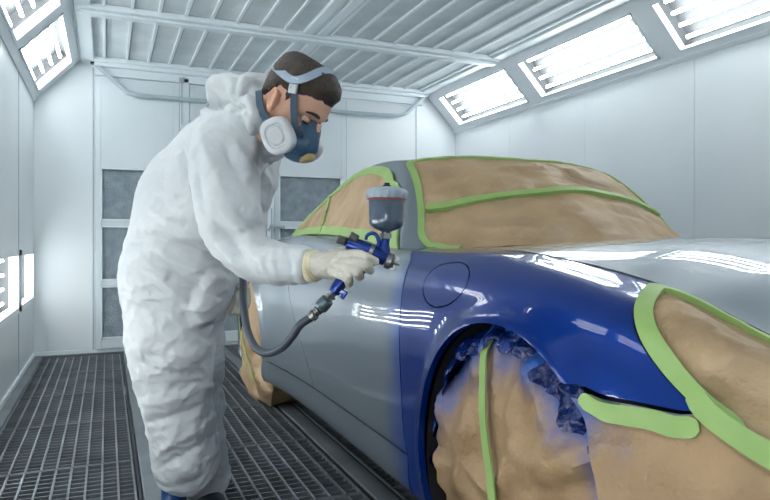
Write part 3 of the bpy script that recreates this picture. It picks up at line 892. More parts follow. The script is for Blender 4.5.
def front_bag(r, th):
    f = wheel_bag(AY, .875, .40, 0, nose_=.045)
    x, y, z = f(r, th)
    # gathers that radiate towards the rim
    k = max(0, r-.35)
    x += .018*k*math.sin(th*9+1.3*math.sin(th*3))*(1 if r < 1.05 else .3)
    x += .010*k*math.sin(th*23+2*math.sin(th*5))
    return (x, y, z)
ths = [2*math.pi*i/180 for i in range(181)]
GB1 = Grid(front_bag, rng(.0, 1.0, .03)+[1.1, 1.3, 1.6, 2.0], ths, True)
fb = thing('masking_paper', 'kraft paper bag over the front wheel, blue oversprayed around its top', 'masking paper', (.9, AY, 0))
o = panel('paper_sheet', GB1, [], M['kraft_w'], fb, disp=crumple(5.5, .026, 3), depth=-.0)
def film_f(r, th):
    x, y, z = wheel_bag(AY, .875, .402, 0, nose_=.045)(r, th)
    x += .016*math.sin(th*13+2*math.sin(th*4))*max(0, r-.6)*2+.008*math.sin(th*31)
    if r > .98: x += (r-.98)*.9
    x += .05*min(1, max(0, (.97-y)/.1))
    return (x-.012, y, z)
def film_d(v):
    p = v[0]*17; return .008*(1-abs(noise.noise(p))*2.5)+.003*(1-abs(noise.noise(p*2.3))*2.5)
GFm = Grid(film_f, rng(.80, 1.10, .012), [math.radians(-12+214*i/150) for i in range(151)], True)
o = panel('plastic_film', GFm, [lambda v: v[2]-.84-.09*noise.noise(v[0]*11)-.05*noise.noise(v[0]*31)], M['film'], fb, disp=film_d, depth=0)
# vertical tape strip over the wheel paper
def tape_pts(u):
    z = .735-.70*u
    y = 1.365-.19*u
    return y, z
def tape_s(a, b):
    y, z = tape_pts(a); y += b
    r = math.hypot(y-AY, z-.36)/.395
    x = wheel_bag(AY, .875, .40, 0, nose_=.045)(min(r, 1.0), math.atan2(z-.36, y-AY))[0]
    return (x-.024-.006*noise.noise(V((y*8, z*8, 1))), y, z)
GT = Grid(tape_s, rng(0, 1, .02), rng(-.014, .014, .007), True)
o = panel('tape_strip', GT, [], M['tape'], fb, depth=.004)
def rear_bag(r, th):
    f = wheel_bag(RY, .835, .375, 0, nose_=.03, zmin=.012, wall=.28)
    x, y, z = f(r, th)
    ca, sa = abs(math.cos(th)), abs(math.sin(th)); q_ = 5 if z < .36 else 2.6
    k_ = min(1, r)*(1/(ca**q_+sa**q_)**(1/q_)-1)
    y += (y-RY)*k_; z = max(.012, z+(z-.36)*k_)
    x += .012*max(0, r-.3)*math.sin(th*8)
    # sagging foot of the bag spreads forward on the floor
    if z < .2: y = RY+(y-RY)*(1+.10*(.2-z)/.2); x += -.02*(.2-z)/.2
    return (x, y, z)
GB2 = Grid(rear_bag, rng(0, 1, .05)+[1.1, 1.3, 1.6, 2.0], ths[::2]+[ths[-1]], True)
rb = thing('masking_paper', 'crumpled kraft paper bag over the rear wheel', 'masking paper', (.9, RY, 0))
panel('paper_sheet', GB2, [], M['kraft'], rb, disp=crumple(7, .03, 6), depth=0)
def rt(a, b):
    y = RY+.36-.60*a; z = .50-.36*a+b
    rr = math.hypot(y-RY, z-.36)/.375
    x = rear_bag(min(rr, 1), math.atan2(z-.36, y-RY))[0]
    return (x-.030, y, z)
panel('tape_strip', Grid(rt, rng(0, 1, .04), rng(-.008, .008, .004)), [], M['tape'], rb, depth=.003)

# ------------------------------------------------------------------ worker
DV = V((.393, .9195, 0)); RV = V((.9195, -.393, 0)); ZV = V((0, 0, 1))
def ring(c, r1, r2): return (c, r1, r2)
person = thing('person', 'worker in white hooded coverall and half mask respirator bending forward to spray the car', 'person', (.25, 2.35, 0))
# coverall
cv = MB()
# torso: rings from the crotch to the neck
cv.loft([ring((0.207, 2.217, 0.683), .135, .15), ring((0.212, 2.204, 0.771), .175, .175), ring((0.227, 2.165, 0.870), .190, .19), ring((0.248, 2.113, 0.972), .185, .19),
         ring((0.274, 2.058, 1.067), .195, .20), ring((0.312, 1.988, 1.154), .170, .19), ring((0.339, 1.943, 1.225), .140, .195), ring((0.362, 1.890, 1.277), .105, .19), ring((0.375, 1.830, 1.316), .075, .11)], DV, 6, 32, 2.2)
# belly slack hanging over the belt
cv.loft([ring((0.324, 2.069, 0.891), .04, .12), ring((0.319, 2.072, 0.828), .060, .14), ring((0.307, 2.098, 0.777), .055, .13), ring((0.291, 2.138, 0.716), .04, .10)], DV, 5, 24)
# near (right) leg
cv.loft([ring((0.201, 2.155, 0.801), .15, .13), ring((0.187, 2.171, 0.673), .142, .135), ring((0.196, 2.200, 0.540), .126, .125), ring((0.214, 2.225, 0.419), .112, .115),
         ring((0.232, 2.250, 0.312), .106, .11), ring((0.241, 2.268, 0.249), .108, .11), ring((0.249, 2.286, 0.202), .108, .11), ring((0.251, 2.307, 0.158), .098, .10)], DV, 6, 32, 2.15)
# far (left) leg, a step ahead
cv.loft([ring((0.248, 2.308, 0.789), .13, .12), ring((0.259, 2.347, 0.648), .125, .12), ring((0.272, 2.374, 0.503), .11, .115), ring((0.289, 2.400, 0.372), .10, .11),
         ring((0.301, 2.416, 0.259), .092, .10), ring((0.317, 2.431, 0.155), .092, .10), ring((0.333, 2.446, 0.090), .088, .10), ring((0.356, 2.458, 0.060), .09, .095)], DV, 6, 32, 2.15)
# right arm
cv.loft([ring((0.309, 1.815, 1.267), .072, .09), ring((0.289, 1.758, 1.198), .088, .10), ring((0.282, 1.717, 1.114), .090, .10), ring((0.286, 1.694, 1.035), .086, .095),
         ring((0.307, 1.696, 0.971), .080, .085), ring((0.329, 1.665, 0.927), .064, .075), ring((0.357, 1.620, 0.907), .058, .068), ring((0.389, 1.563, 0.899), .052, .062), ring((0.419, 1.517, 0.897), .047, .055), ring((0.444, 1.474, 0.896), .043, .046)], DV, 7, 28, 2.1)
# left arm, behind the body
cv.loft([ring((0.372, 2.060, 1.298), .075, .08), ring((0.389, 2.118, 1.218), .075, .08), ring((0.378, 2.166, 1.108), .068, .07), ring((0.362, 2.184, 1.010), .06, .065),
         ring((0.363, 2.151, 0.943), .05, .055), ring((0.368, 2.105, 0.889), .04, .045)], DV, 6, 24)
# folded-down hood and collar
def hood(c, r, tilt=0): 
    a = math.radians(tilt); u = RV*math.cos(a)+ZV*math.sin(a); w_ = -RV*math.sin(a)+ZV*math.cos(a)
    cv.ball(c, r, (u, DV, w_), 28, 18)
hood((0.331, 1.816, 1.360), (.086, .125, .050), -10)
hood((0.296, 1.853, 1.356), (.042, .09, .040), 20)
hood((0.362, 1.738, 1.322), (.050, .085, .042), -58)
hood((0.380, 1.708, 1.262), (.030, .070, .066), 12)
hood((0.330, 1.621, 1.272), (.030, .035, .060), 22)
hood((0.368, 1.757, 1.229), (.050, .11, .085), 10)
cc_ = V((0.384, 1.717, 1.296)); an = (V((0.413, 1.650, 1.320))-V((0.357, 1.849, 1.270))).normalized(); a_u = an.orthogonal().normalized(); a_w = an.cross(a_u)
cv.tube([cc_+a_u*.086*math.cos(a)+a_w*.086*math.sin(a)-an*.012*math.sin(a*2) for a in [math.radians(k) for k in range(0, 391, 30)]], [.034]*14, 16, smooth_path=3)
cv.loft([(tuple(cc_+an*.02), .095, .095), (tuple(cc_-an*.05), .10, .11), (tuple(cc_-an*.10), .13, .15)], DV, 3, 28)
cov = remesh(cv, .0078, 5, .5)
FOLDS = [
 # start, end, width, height
 ((0.116, 2.017, 1.003), (0.290, 1.942, 0.953), .016, .016), ((0.089, 2.029, 0.965), (0.223, 1.971, 0.982), .012, -.012), ((0.116, 2.017, 0.944), (0.336, 1.923, 0.827), .016, .014), ((0.156, 2.000, 0.959), (0.357, 1.914, 0.894), .012, -.014),
 ((0.160, 2.052, 0.893), (0.325, 1.982, 0.779), .014, -.012), ((0.105, 2.076, 0.929), (0.257, 2.011, 0.749), .016, .012), ((0.069, 2.091, 0.959), (0.146, 2.058, 0.950), .012, -.016),
 ((0.116, 2.017, 1.061), (0.223, 1.971, 1.003), .016, .010), ((0.142, 2.006, 1.105), (0.210, 1.977, 1.032), .014, -.010), ((0.205, 1.815, 1.133), (0.243, 1.800, 0.972), .010, -.018), ((0.201, 1.872, 1.208), (0.216, 1.865, 1.124), .012, -.014),
 ((0.254, 1.697, 0.970), (0.336, 1.662, 0.886), .012, .013), ((0.270, 1.690, 0.996), (0.364, 1.650, 0.901), .010, -.013), ((0.294, 1.680, 1.022), (0.369, 1.648, 0.932), .012, .013), ((0.312, 1.672, 0.958), (0.408, 1.587, 0.858), .010, .010),
 ((0.328, 1.687, 1.048), (0.368, 1.670, 0.968), .010, -.012), ((0.346, 1.614, 0.938), (0.374, 1.602, 0.853), .009, -.008), ((0.380, 1.578, 0.945), (0.398, 1.570, 0.859), .008, .006), ((0.413, 1.542, 0.938), (0.425, 1.537, 0.860), .007, -.006),
 ((0.255, 1.794, 1.241), (0.329, 1.763, 1.066), .016, .010), ((0.309, 1.771, 1.227), (0.369, 1.746, 1.093), .014, -.010), ((0.243, 1.800, 1.200), (0.285, 1.782, 1.012), .014, -.008), ((0.342, 1.757, 1.200), (0.384, 1.739, 1.106), .014, .012),
 ((0.113, 2.236, 0.443), (0.321, 2.147, 0.491), .018, .012), ((0.128, 2.229, 0.378), (0.342, 2.138, 0.459), .014, -.012), ((0.143, 2.223, 0.265), (0.342, 2.138, 0.404), .018, .014), ((0.151, 2.219, 0.223), (0.351, 2.134, 0.346), .014, -.013),
 ((0.172, 2.210, 0.191), (0.353, 2.133, 0.281), .014, .012), ((0.187, 2.204, 0.314), (0.276, 2.166, 0.217), .012, -.008), ((0.157, 2.217, 0.637), (0.330, 2.143, 0.598), .020, .010), ((0.098, 2.242, 0.604), (0.276, 2.166, 0.540), .018, -.010),
 ((0.221, 2.081, 0.775), (0.342, 2.029, 0.682), .014, .012), ((0.270, 2.114, 0.676), (0.345, 2.082, 0.628), .012, -.012), ((0.125, 2.176, 0.770), (0.148, 2.166, 0.455), .020, .008), ((0.217, 2.191, 0.533), (0.342, 2.138, 0.533), .014, .010),
 ((0.297, 1.809, 1.380), (0.315, 1.801, 1.328), .010, -.012), ((0.345, 1.788, 1.391), (0.350, 1.786, 1.320), .010, -.012), ((0.264, 1.823, 1.364), (0.290, 1.812, 1.314), .010, -.010), ((0.367, 1.736, 1.360), (0.352, 1.742, 1.266), .009, -.010), ((0.252, 1.850, 1.327), (0.339, 1.813, 1.310), .009, -.022), ((0.326, 1.818, 1.313), (0.394, 1.735, 1.260), .009, -.020),
 ((0.377, 1.709, 1.297), (0.367, 1.714, 1.170), .010, .008), ((0.392, 1.703, 1.254), (0.377, 1.709, 1.103), .010, -.010),
]
FL = [((V(a).dot(RV), V(a).z), (V(b).dot(RV), V(b).z), w_, h) for a, b, w_, h in FOLDS]
def fold_disp(co, n):
    px, pz = co.dot(RV), co.z; h = 0
    if n.dot(DV) < .5:
        for (ax, az), (bx, bz), w_, amp in FL:
            if min(ax, bx)-.06 < px < max(ax, bx)+.06 and min(az, bz)-.06 < pz < max(az, bz)+.06:
                dx, dz = bx-ax, bz-az; t = ((px-ax)*dx+(pz-az)*dz)/(dx*dx+dz*dz); tc = max(0, min(1, t))
                dd = math.hypot(px-ax-dx*tc, pz-az-dz*tc)
                h += amp*math.exp(-(dd/w_)**1.4)*(.35+.65*math.sin(math.pi*max(.0, min(1, tc))))
    q = co*6.0; wv = noise.noise(q*.6+V((3, 1, 7)))
    r1 = 1-abs(noise.noise(V((q.x*1.2+wv*1.5, q.y*1.2, q.z*2.0+wv*2))))*2.4
    r2 = 1-abs(noise.noise(V((q.x*2.6, q.y*2.6+wv*3, q.z*3.6))))*2.4
    r1 = max(0, r1)**1.6; r2 = max(0, r2)**1.6
    r3 = max(0, 1-abs(noise.noise(V((q.x*5+wv*3, q.y*5, q.z*5.5))))*3)**1.5
    g = 1 if co.z < .95 else .55
    return n*(h*(1.15 if co.z > .75 else .55)+(.0036*r1+.0036*r2)*g+.0024*r3-.003)
displace(cov, fold_disp)
rel(cov, person)
ov = link('coverall', cov, M['cloth'], person); ov['label'] = 'white disposable hooded coverall full of creases'
sub_ = ov.modifiers.new('sub', 'SUBSURF'); sub_.levels = 1; sub_.render_levels = 1
# seams of the coverall: side seam, pocket flap and zip
sm = MB()
# head --------------------------------------------------------------
pit = math.radians(40); yaw = math.radians(19)
fw = (RV*math.cos(yaw)-DV*math.sin(yaw)); lf = (RV*math.sin(yaw)+DV*math.cos(yaw))
HF = fw*math.cos(pit)-ZV*math.sin(pit); HU = fw*math.sin(pit)+ZV*math.cos(pit); HL_ = lf   # forward, up, the worker's left
roll = math.radians(-3)
HC = V((0.441, 1.617, 1.302)); HS = .92
def hp_(f, l, u): return HC+(HF*f+HL_*l+HU*u)*HS
SL = [(.122,-.012,.012,.012),(.116,-.055,.045,.042),(.100,-.082,.066,.060),(.078,-.094,.080,.070),(.050,-.100,.090,.0755),(.022,-.100,.093,.077),(.006,-.097,.090,.076),(-.010,-.093,.084,.0745),
      (-.030,-.086,.086,.072),(-.055,-.074,.087,.068),(-.078,-.055,.086,.060),(-.098,-.025,.084,.048),(-.112,.015,.078,.034),(-.119,.045,.066,.018)]
def head_grid(off=0, zmin=-1, f_min=-9):
    tb = [[(s[0], s[k]) for s in SL[::-1]] for k in (1, 2, 3)]
    Z_ = rng(-.119, .122, .005); N = 56; vs = []; fs = []
    for z in Z_:
        b_, f_, w_ = (interp(t_, z) for t_ in tb)
        c = (b_+f_)/2; r = (f_-b_)/2
        for k in range(N):
            a = 2*math.pi*k/N; ca, sa = math.cos(a), math.sin(a)
            e = 2/2.25
            x = c+(r+off)*math.copysign(abs(ca)**e, ca); y = (w_+off)*math.copysign(abs(sa)**e, sa)
            # jaw and face narrowing, brow, eye sockets
            if ca > 0: y *= 1-.20*ca**2*(1 if z < .03 else .5)
            ay = abs(y)
            x += .007*math.exp(-((z-.018)/.010)**2)*math.exp(-((ay-.025)/.022)**2)*(ca > .2)
            x -= .016*math.exp(-((z+.004)/.013)**2)*math.exp(-((ay-.033)/.017)**2)*(ca > .1)
            x += .006*math.exp(-((z+.035)/.016)**2)*math.exp(-((ay-.042)/.016)**2)*(ca > 0)
            x += .012*math.exp(-((z+.028)/.022)**2)*math.exp(-(ay/.011)**2)*(ca > 0)
            vs.append((x, y, z))
    for i in range(len(Z_)-1):
        for k in range(N): fs.append((i*N+k, i*N+(k+1) % N, (i+1)*N+(k+1) % N, (i+1)*N+k))
    fs.append(tuple(range(N))[::-1]); fs.append(tuple((len(Z_)-1)*N+k for k in range(N)))
    return vs, fs
hd = MB()
vs, fs = head_grid()
hd.add([hp_(*v) for v in vs], fs)
hd.ball(hp_(.098, 0, -.040), (.016*HS, .015*HS, .018*HS), (HF, HL_, HU))                       # nose tip
hd.loft([(tuple(hp_(.092, 0, .004)), .010, .010), (tuple(hp_(.098, 0, -.018)), .011, .011), (tuple(hp_(.100, 0, -.038)), .012, .012)], HL_, 4, 14)
# neck
hd.loft([(tuple(hp_(-.030, 0, -.030)), .062, .058), (tuple(hp_(-.045, 0, -.085)), .062, .060), ((0.376, 1.753, 1.288), .066, .064), ((0.357, 1.849, 1.256), .07, .08)], DV, 6, 26)
# ears
for sgn in (-1, 1):
    c = hp_(-.012, sgn*.078, -.012)
    up_ = (HU*.96-HF*.28).normalized(); ot = (HL_*sgn*.86-HF*.5).normalized(); fr_ = up_.cross(ot)
    M3 = (fr_, ot, up_)
    hd.ball(c+ot*.004, (.015, .007, .026), M3)
    pts = [c+up_*.027*math.sin(a)*HS+fr_*.0155*math.cos(a)*HS*(1 if sgn < 0 else 1)+ot*.012 for a in [math.radians(k) for k in range(-110, 261, 30)]]
    hd.tube(pts, .0042, 10, smooth_path=3)
    hd.ball(c-up_*.025+ot*.008, (.009, .006, .010), M3)
# hands' wrists are gloved, so the body mesh is head, ears and neck plus the trunk hidden in the coverall
hd.loft([((0.362, 1.846, 1.264), .07, .09), ((0.339, 1.943, 1.210), .12, .17), ((0.302, 2.024, 1.111), .12, .16), ((0.254, 2.110, 0.959), .11, .14), ((0.223, 2.189, 0.814), .11, .14)], DV, 5, 24)
head = remesh(hd, .0032, 4, .5)
rel(head, person)
hb = link('body', head, M['skin'], person)
# eyes, lids, brows
for sgn in (-1, 1):
    e = MB(); e.ball(hp_(.0665, sgn*.031, -.005), .0120*HS, (HL_, HU, HF)); eo = e.build('eye', M['white'], person, smooth=True)
    e = MB(); e.ball(hp_(.0745, sgn*.031, -.0095), (.0062*HS, .0062*HS, .0045*HS), (HL_, HU, HF)); e.build('iris', M['lash'], eo, smooth=True)
    L = MB(); vs = []; fs = []
    for i in range(9):
        for k in range(15):
            el = math.radians(-26+98*i/8); az = math.radians(-80+160*k/14)
            dr = HF*math.cos(el)*math.cos(az)+HL_*math.cos(el)*math.sin(az)+HU*math.sin(el)
            vs.append(hp_(.0665, sgn*.031, -.005)+dr*.0139*HS)
    for i in range(8):
        for k in range(14): fs.append((i*15+k, i*15+k+1, (i+1)*15+k+1, (i+1)*15+k))
    L.add(vs, fs); L.build('eyelid', M['skin'], eo, smooth=True)
    L = MB(); L.tube([hp_(.0665, sgn*.031, -.005)+(HF*math.cos(a)+HL_*math.sin(a)-HU*.42)*.0148*HS for a in [math.radians(q) for q in range(-75, 76, 15)]], .0022, 6)
    L.build('eyelash', M['hair'], eo, smooth=True)
    L = MB(); L.tube([hp_(.090, sgn*.012, .0165), hp_(.0905, sgn*.025, .020), hp_(.083, sgn*.042, .0205), hp_(.068, sgn*.056, .014)], [.0034, .0046, .004, .002], 8, smooth_path=4)
    L.build('eyebrow', M['hair'], person, smooth=True)
# hair: cap offset from the skull, shorter at the sides
vs, fs = head_grid(.0075)
def hairline(v):
    x, y, z = v; 
    # lowest z that carries hair, by position from front (+x) to back
    if x > .058: lim = .062-(.002 if abs(y) < .03 else -.002)+ .35*max(0, abs(y)-.035)*-1
    elif x > .022: lim = .030+(x-.022)*.70
    elif x > .008: lim = .002
    elif x > -.034: lim = .022+.2*abs(x+.012)
    else: lim = .020-(-.034-x)*1.6
    return z-max(lim, -.066)
gh = [(V(v), V((0, 0, 1)), 0, 0) for v in vs]
HVv, HFf = clip(gh, fs, lambda v: hairline(v[0])+.004*noise.noise(v[0]*160))
pos = []
for v in HVv:
    p = v[0]; dd = hairline(p); cn = (p-V((-.005, 0, .02))); n = cn.normalized()
    grow = min(1, max(0, dd)/.02)
    h = -.0085*(1-grow)+.010*max(0, min(1, (p.z-.04)/.06))*grow+.0026*noise.noise(p*V((1,1,1)).length*55)
    h += .003*math.exp(-((p.x-.075)/.03)**2)*math.exp(-((p.z-.085)/.03)**2)*grow
    pos.append(hp_(*(p+n*h)))
me = mesh_from(pos, HFf); rel(me, person)
ho = link('hair', me, M['hair'], person); ho['label'] = 'short dark brown hair'
s_ = ho.modifiers.new('s', 'SOLIDIFY'); s_.thickness = .004; s_.offset = -1
# shoes -------------------------------------------------------------
def shoe(c, dr, m, label):
    """c: ankle on the ground, dr: toe direction"""
    c = V(c); dr = V(dr).normalized(); sd = dr.cross(ZV)
    mb = MB()
    prof = [(-.085,.030,.032,.052),(-.07,.040,.075,.05),(-.03,.044,.095,.05),(.02,.045,.085,.05),(.07,.046,.062,.05),(.12,.049,.050,.05),(.16,.045,.042,.05),(.185,.028,.032,.05)]
    N = 20; base = []
    for x, w_, h, _ in prof:
        for k in range(N):
            a = 2*math.pi*k/N
            zz = .018+(h*.5)*(1+math.sin(a)); 
            mb.v.append(c+dr*x+sd*(w_*math.cos(a)*(1.0 if math.sin(a) < .2 else .85))+ZV*zz)
    for i in range(len(prof)-1):
        for k in range(N): mb.f.append((i*N+k, i*N+(k+1) % N, (i+1)*N+(k+1) % N, (i+1)*N+k))
    mb.f.append(tuple(range(N))[::-1]); mb.f.append(tuple((len(prof)-1)*N+k for k in range(N)))
    mb.tube([c+ZV*.06-dr*.02, c+ZV*.17-dr*.03], .042, 20)
    me = remesh(mb, .006, 3); rel(me, person); o = link('shoe', me, m, person); o['label'] = label
    sb = MB(); N = 28
    out = []
    for k in range(N):
        a = 2*math.pi*k/N; x = .05+.142*math.cos(a); w_ = (.050 if math.cos(a) > -.2 else .044)*math.sin(a)
        out.append(c+dr*x+sd*w_)
    vs = [p+ZV*.001 for p in out]+[p+ZV*.026 for p in out]
    sb.add(vs, [tuple(range(N))[::-1], tuple(range(N, 2*N))]+[(k, (k+1) % N, N+(k+1) % N, N+k) for k in range(N)])
    sb.build('sole', M['sole'], o, autosmooth=40)
g1 = V((0.209, 2.304, 0.182)); g1.z = 0; g2 = V((0.329, 2.469, 0.112)); g2.z = 0
shoe(g1, RV*.35-DV, M['shoe'], 'blue work shoe'); shoe(g2, RV*.55-DV, M['shoe_dark'], 'dark work shoe')
# gloves ------------------------------------------------------------
def finger(mb, pts, r0, r1, n=14):
    pts = [V(p) for p in pts]; m = len(pts)
    mb.tube(pts, [r0+(r1-r0)*i/(m-1) for i in range(m)], n, smooth_path=5)
    mb.ball(pts[-1], r1*1.0, None, 12, 8); mb.ball(pts[0], r0, None, 12, 8)
    for p in pts[1:-1]: mb.ball(p, (r0+r1)/2*1.07, None, 12, 8)
gl = MB()
# wrist, heel and back of the hand (right hand around the grip)
gl.loft([((0.439, 1.476, 0.896), .031, .036), ((0.454, 1.459, 0.899), .030, .034), ((0.467, 1.432, 0.899), .032, .031), ((0.481, 1.409, 0.900), .033, .027), ((0.493, 1.388, 0.903), .028, .024), ((0.504, 1.378, 0.905), .020, .018)], DV, 5, 24)
finger(gl, [(0.486, 1.375, 0.921), (0.504, 1.334, 0.924), (0.519, 1.314, 0.917), (0.538, 1.312, 0.909)], .0130, .0092)    # index on the trigger
finger(gl, [(0.484, 1.370, 0.908), (0.499, 1.329, 0.909), (0.513, 1.309, 0.902), (0.528, 1.318, 0.891)], .0135, .0095)     # middle
finger(gl, [(0.476, 1.374, 0.896), (0.487, 1.334, 0.893), (0.497, 1.317, 0.887), (0.509, 1.329, 0.876)], .0130, .0093)     # ring
finger(gl, [(0.465, 1.384, 0.887), (0.474, 1.347, 0.880), (0.482, 1.332, 0.872), (0.490, 1.346, 0.860)], .0118, .0085)     # little
finger(gl, [(0.465, 1.433, 0.915), (0.492, 1.443, 0.927), (0.522, 1.441, 0.929), (0.541, 1.427, 0.919)], .0135, .0095)       # thumb, far side
gm = remesh(gl, .0022, 2, .35)
def glove_d(co, n):
    q = co*60
    return n*(.0011*(1-abs(noise.noise(V((q.x*.6, q.y*.6, q.z))))*2.2)+.0007*noise.noise(q*2.3))
displace(gm, glove_d); rel(gm, person)
go = link('glove', gm, M['glove'], person); go['label'] = 'off-white latex glove closed around the spray gun'
cb = MB(); cb.loft([((0.438, 1.479, 0.896), .038, .042), ((0.444, 1.474, 0.896), .039, .043), ((0.451, 1.466, 0.898), .0365, .040), ((0.456, 1.458, 0.899), .033, .036)], DV, 4, 30)
cb.build('glove_cuff', M['glove_cuff'], go, smooth=True)
# left glove, hanging behind the body
gl = MB()
gl.loft([((0.364, 2.118, 0.902), .03, .035), ((0.374, 2.102, 0.870), .036, .022), ((0.379, 2.078, 0.826), .040, .018), ((0.380, 2.067, 0.802), .030, .014)], DV, 5, 22)
for k, (dx, ln) in enumerate(((-9, 22), (-3, 25), (3, 24), (9, 19))):
    c0 = V((0.380, 2.067, 0.808))+RV*dx*.0030
    finger(gl, [c0, c0-ZV*.03+RV*.006, c0-ZV*(.055)+RV*.002, c0-ZV*(.04+ln*.0016)-RV*.012], .0100, .0078)
c0 = V((0.370, 2.082, 0.877))
finger(gl, [c0, c0-ZV*.03-DV*.03+RV*.02, c0-ZV*.06-DV*.035+RV*.02], .012, .009)
gm = remesh(gl, .0032, 2, .4); rel(gm, person); link('glove', gm, M['glove'], person)
# respirator ----------------------------------------------------------
resp = MB()
# rubber face piece
FP = []
rings_ = [(.076,-.034,.050,.044),(.100,-.045,.047,.046),(.118,-.055,.039,.038),(.130,-.062,.027,.028),(.136,-.066,.014,.016)]
N = 28
vs = []; fs = []
for f_, u_, rw, rh in rings_:
    for k in range(N):
        a = 2*math.pi*k/N; h = rh*math.sin(a)
        wd = rw*math.cos(a)*(1-.35*max(0, math.sin(a)))
        ex = .012*max(0, math.sin(a))*(1 if f_ < .11 else .3)
        vs.append(hp_(f_-.018*abs(math.cos(a))*(rw/.044)+ex*.5-.25*h, wd, u_+h+ex))
for i in range(len(rings_)-1):
    for k in range(N): fs.append((i*N+k, i*N+(k+1) % N, (i+1)*N+(k+1) % N, (i+1)*N+k))
fs.append(tuple(range(N))[::-1]); fs.append(tuple((len(rings_)-1)*N+k for k in range(N)))
resp.add([v for v in vs], fs)
resp.loft([(tuple(hp_(.060, 0, -.094)), .033, .022), (tuple(hp_(.085, 0, -.088)), .034, .032), (tuple(hp_(.108, 0, -.078)), .030, .030), (tuple(hp_(.122, 0, -.070)), .02, .02)], HL_, 4, 22)
for sgn in (-1, 1):
    resp.tube([hp_(.100, sgn*.020, -.070), hp_(.088, sgn*.048, -.078), hp_(.072, sgn*.066, -.086)], [.026, .025, .024], 18)
rm = remesh(resp, .0035, 3, .5); rel(rm, person)
ro = link('respirator', rm, M['mask_blue'], person); ro['label'] = 'blue rubber half mask respirator'
for sgn in (-1, 1):
    c = hp_(.060, sgn*.088, -.078)
    ax = (HL_*sgn*.93+HF*.20-HU*.10).normalized()
    e1 = (HF*.86-HU*.5-ax*(HF*.86-HU*.5).dot(ax)).normalized(); e2 = ax.cross(e1)
    cm = MB(); vs = []; fs = []; N = 48
    for h, k_ in ((-.020,.80),(-.018,.95),(-.012,1.0),(.010,1.0),(.016,.96),(.018,.90),(.0185,.66),(.0155,.62),(.0155,.50),(.018,.46),(.0185,.3),(.0185,.02)):
        for k in range(N):
            a = 2*math.pi*k/N; ca, sa = math.cos(a), math.sin(a); e = 2/2.7
            vs.append(c+ax*h*HS+e1*(.049*HS*k_*math.copysign(abs(ca)**e, ca))+e2*(.043*HS*k_*math.copysign(abs(sa)**e, sa)))
    for i in range(11):
        for k in range(N): fs.append((i*N+k, i*N+(k+1) % N, (i+1)*N+(k+1) % N, (i+1)*N+k))
    fs.append(tuple(range(N))[::-1]); fs.append(tuple(11*N+k for k in range(N)))
    cm.add(vs, fs)
    q = cm.build('cartridge', M['cartridge'], person, autosmooth=50)
    q['label'] = 'pale grey respirator filter cartridge'
    nk = MB(); nk.tube([hp_(.078, sgn*.060, -.084), hp_(.056, sgn*.074, -.087)], .022, 20)
    nk.build('cartridge_neck', M['mask_blue'], person, smooth=False)
vl = MB(); vl.lathe(hp_(.116, 0, -.084), (HF*.75-HU*.6), [(0,.022),(.012,.022),(.018,.018),(.018,.001)], 28)
vl.build('exhale_valve', M['valve'], person, autosmooth=40)
def ribbon(pts, w_, th, nrm_c, m, name, parent, sub=6):
    """flat strap through the points, its face turned away from nrm_c"""
    P_, _ = spline([V(p) for p in pts], [0]*len(pts), sub); mb = MB(); n = len(P_)
    for i in range(n):
        t = (P_[min(i+1, n-1)]-P_[max(i-1, 0)]).normalized(); nn = (P_[i]-nrm_c); nn = (nn-t*nn.dot(t)).normalized(); b = t.cross(nn)
        ww = w_(i/(n-1)) if callable(w_) else w_
        for sx, sy in ((-1,-1),(1,-1),(1,1),(-1,1)): mb.v.append(P_[i]+b*sx*ww/2+nn*sy*th/2)
    for i in range(n-1):
        for k in range(4): mb.f.append((i*4+k, i*4+(k+1) % 4, i*4+4+(k+1) % 4, i*4+4+k))
    mb.f.append((3, 2, 1, 0)); mb.f.append(tuple((n-1)*4+k for k in range(4)))
    return mb.build(name, m, parent, autosmooth=45, merge=1e-6)
hc = hp_(-.005, 0, .01)
for sgn in (-1, 1):
    ribbon([hp_(.098, sgn*.044, -.052), hp_(.074, sgn*.071, -.030), hp_(.048, sgn*.078, .000), hp_(.028, sgn*.085, .030), hp_(.014, sgn*.088, .050)], .017, .004, hc, M['strap'], 'strap', person)
    b = MB(); cc = hp_(.012, sgn*.0885, .050); up_ = (HU*.9-HF*.45).normalized(); nn = HL_*sgn; fr_ = up_.cross(nn)
    b.obox(cc, up_*.019, fr_*.011, nn*.004); b.build('buckle', M['cartridge'], person, bevel=.002)
# head cradle over the crown
crn = [hp_(-.078, -.058, .052), hp_(-.040, -.084, .055), hp_(-.005, -.092, .058), hp_(.015, -.090, .070), hp_(.028, -.080, .092), hp_(.032, -.055, .118), hp_(.030, -.02, .132), hp_(.030, .02, .132), hp_(.032, .055, .118), hp_(.028, .080, .092), hp_(.015, .090, .070), hp_(-.005, .092, .058), hp_(-.040, .084, .055), hp_(-.078, .058, .052)]
ribbon(crn, .020, .004, hc, M['strap_light'], 'head_cradle', person)
ribbon([hp_(-.078, -.058, .052), hp_(-.103, -.028, .058), hp_(-.108, 0, .060), hp_(-.103, .028, .058), hp_(-.078, .058, .052)], .022, .004, hc, M['strap_light'], 'head_cradle', person)
ribbon([hp_(.050, -.078, -.078), hp_(.010, -.076, -.075), hp_(-.035, -.075, -.062), hp_(-.070, -.055, -.035), hp_(-.088, -.02, -.03)], .016, .004, hc, M['strap'], 'neck_strap', person)
ribbon([V((0.346, 1.603, 1.326)), V((0.346, 1.592, 1.292)), V((0.355, 1.588, 1.265)), V((0.371, 1.581, 1.245))], .017, .006, V((0.453, 1.764, 1.346)), M['strap'], 'neck_strap', person)

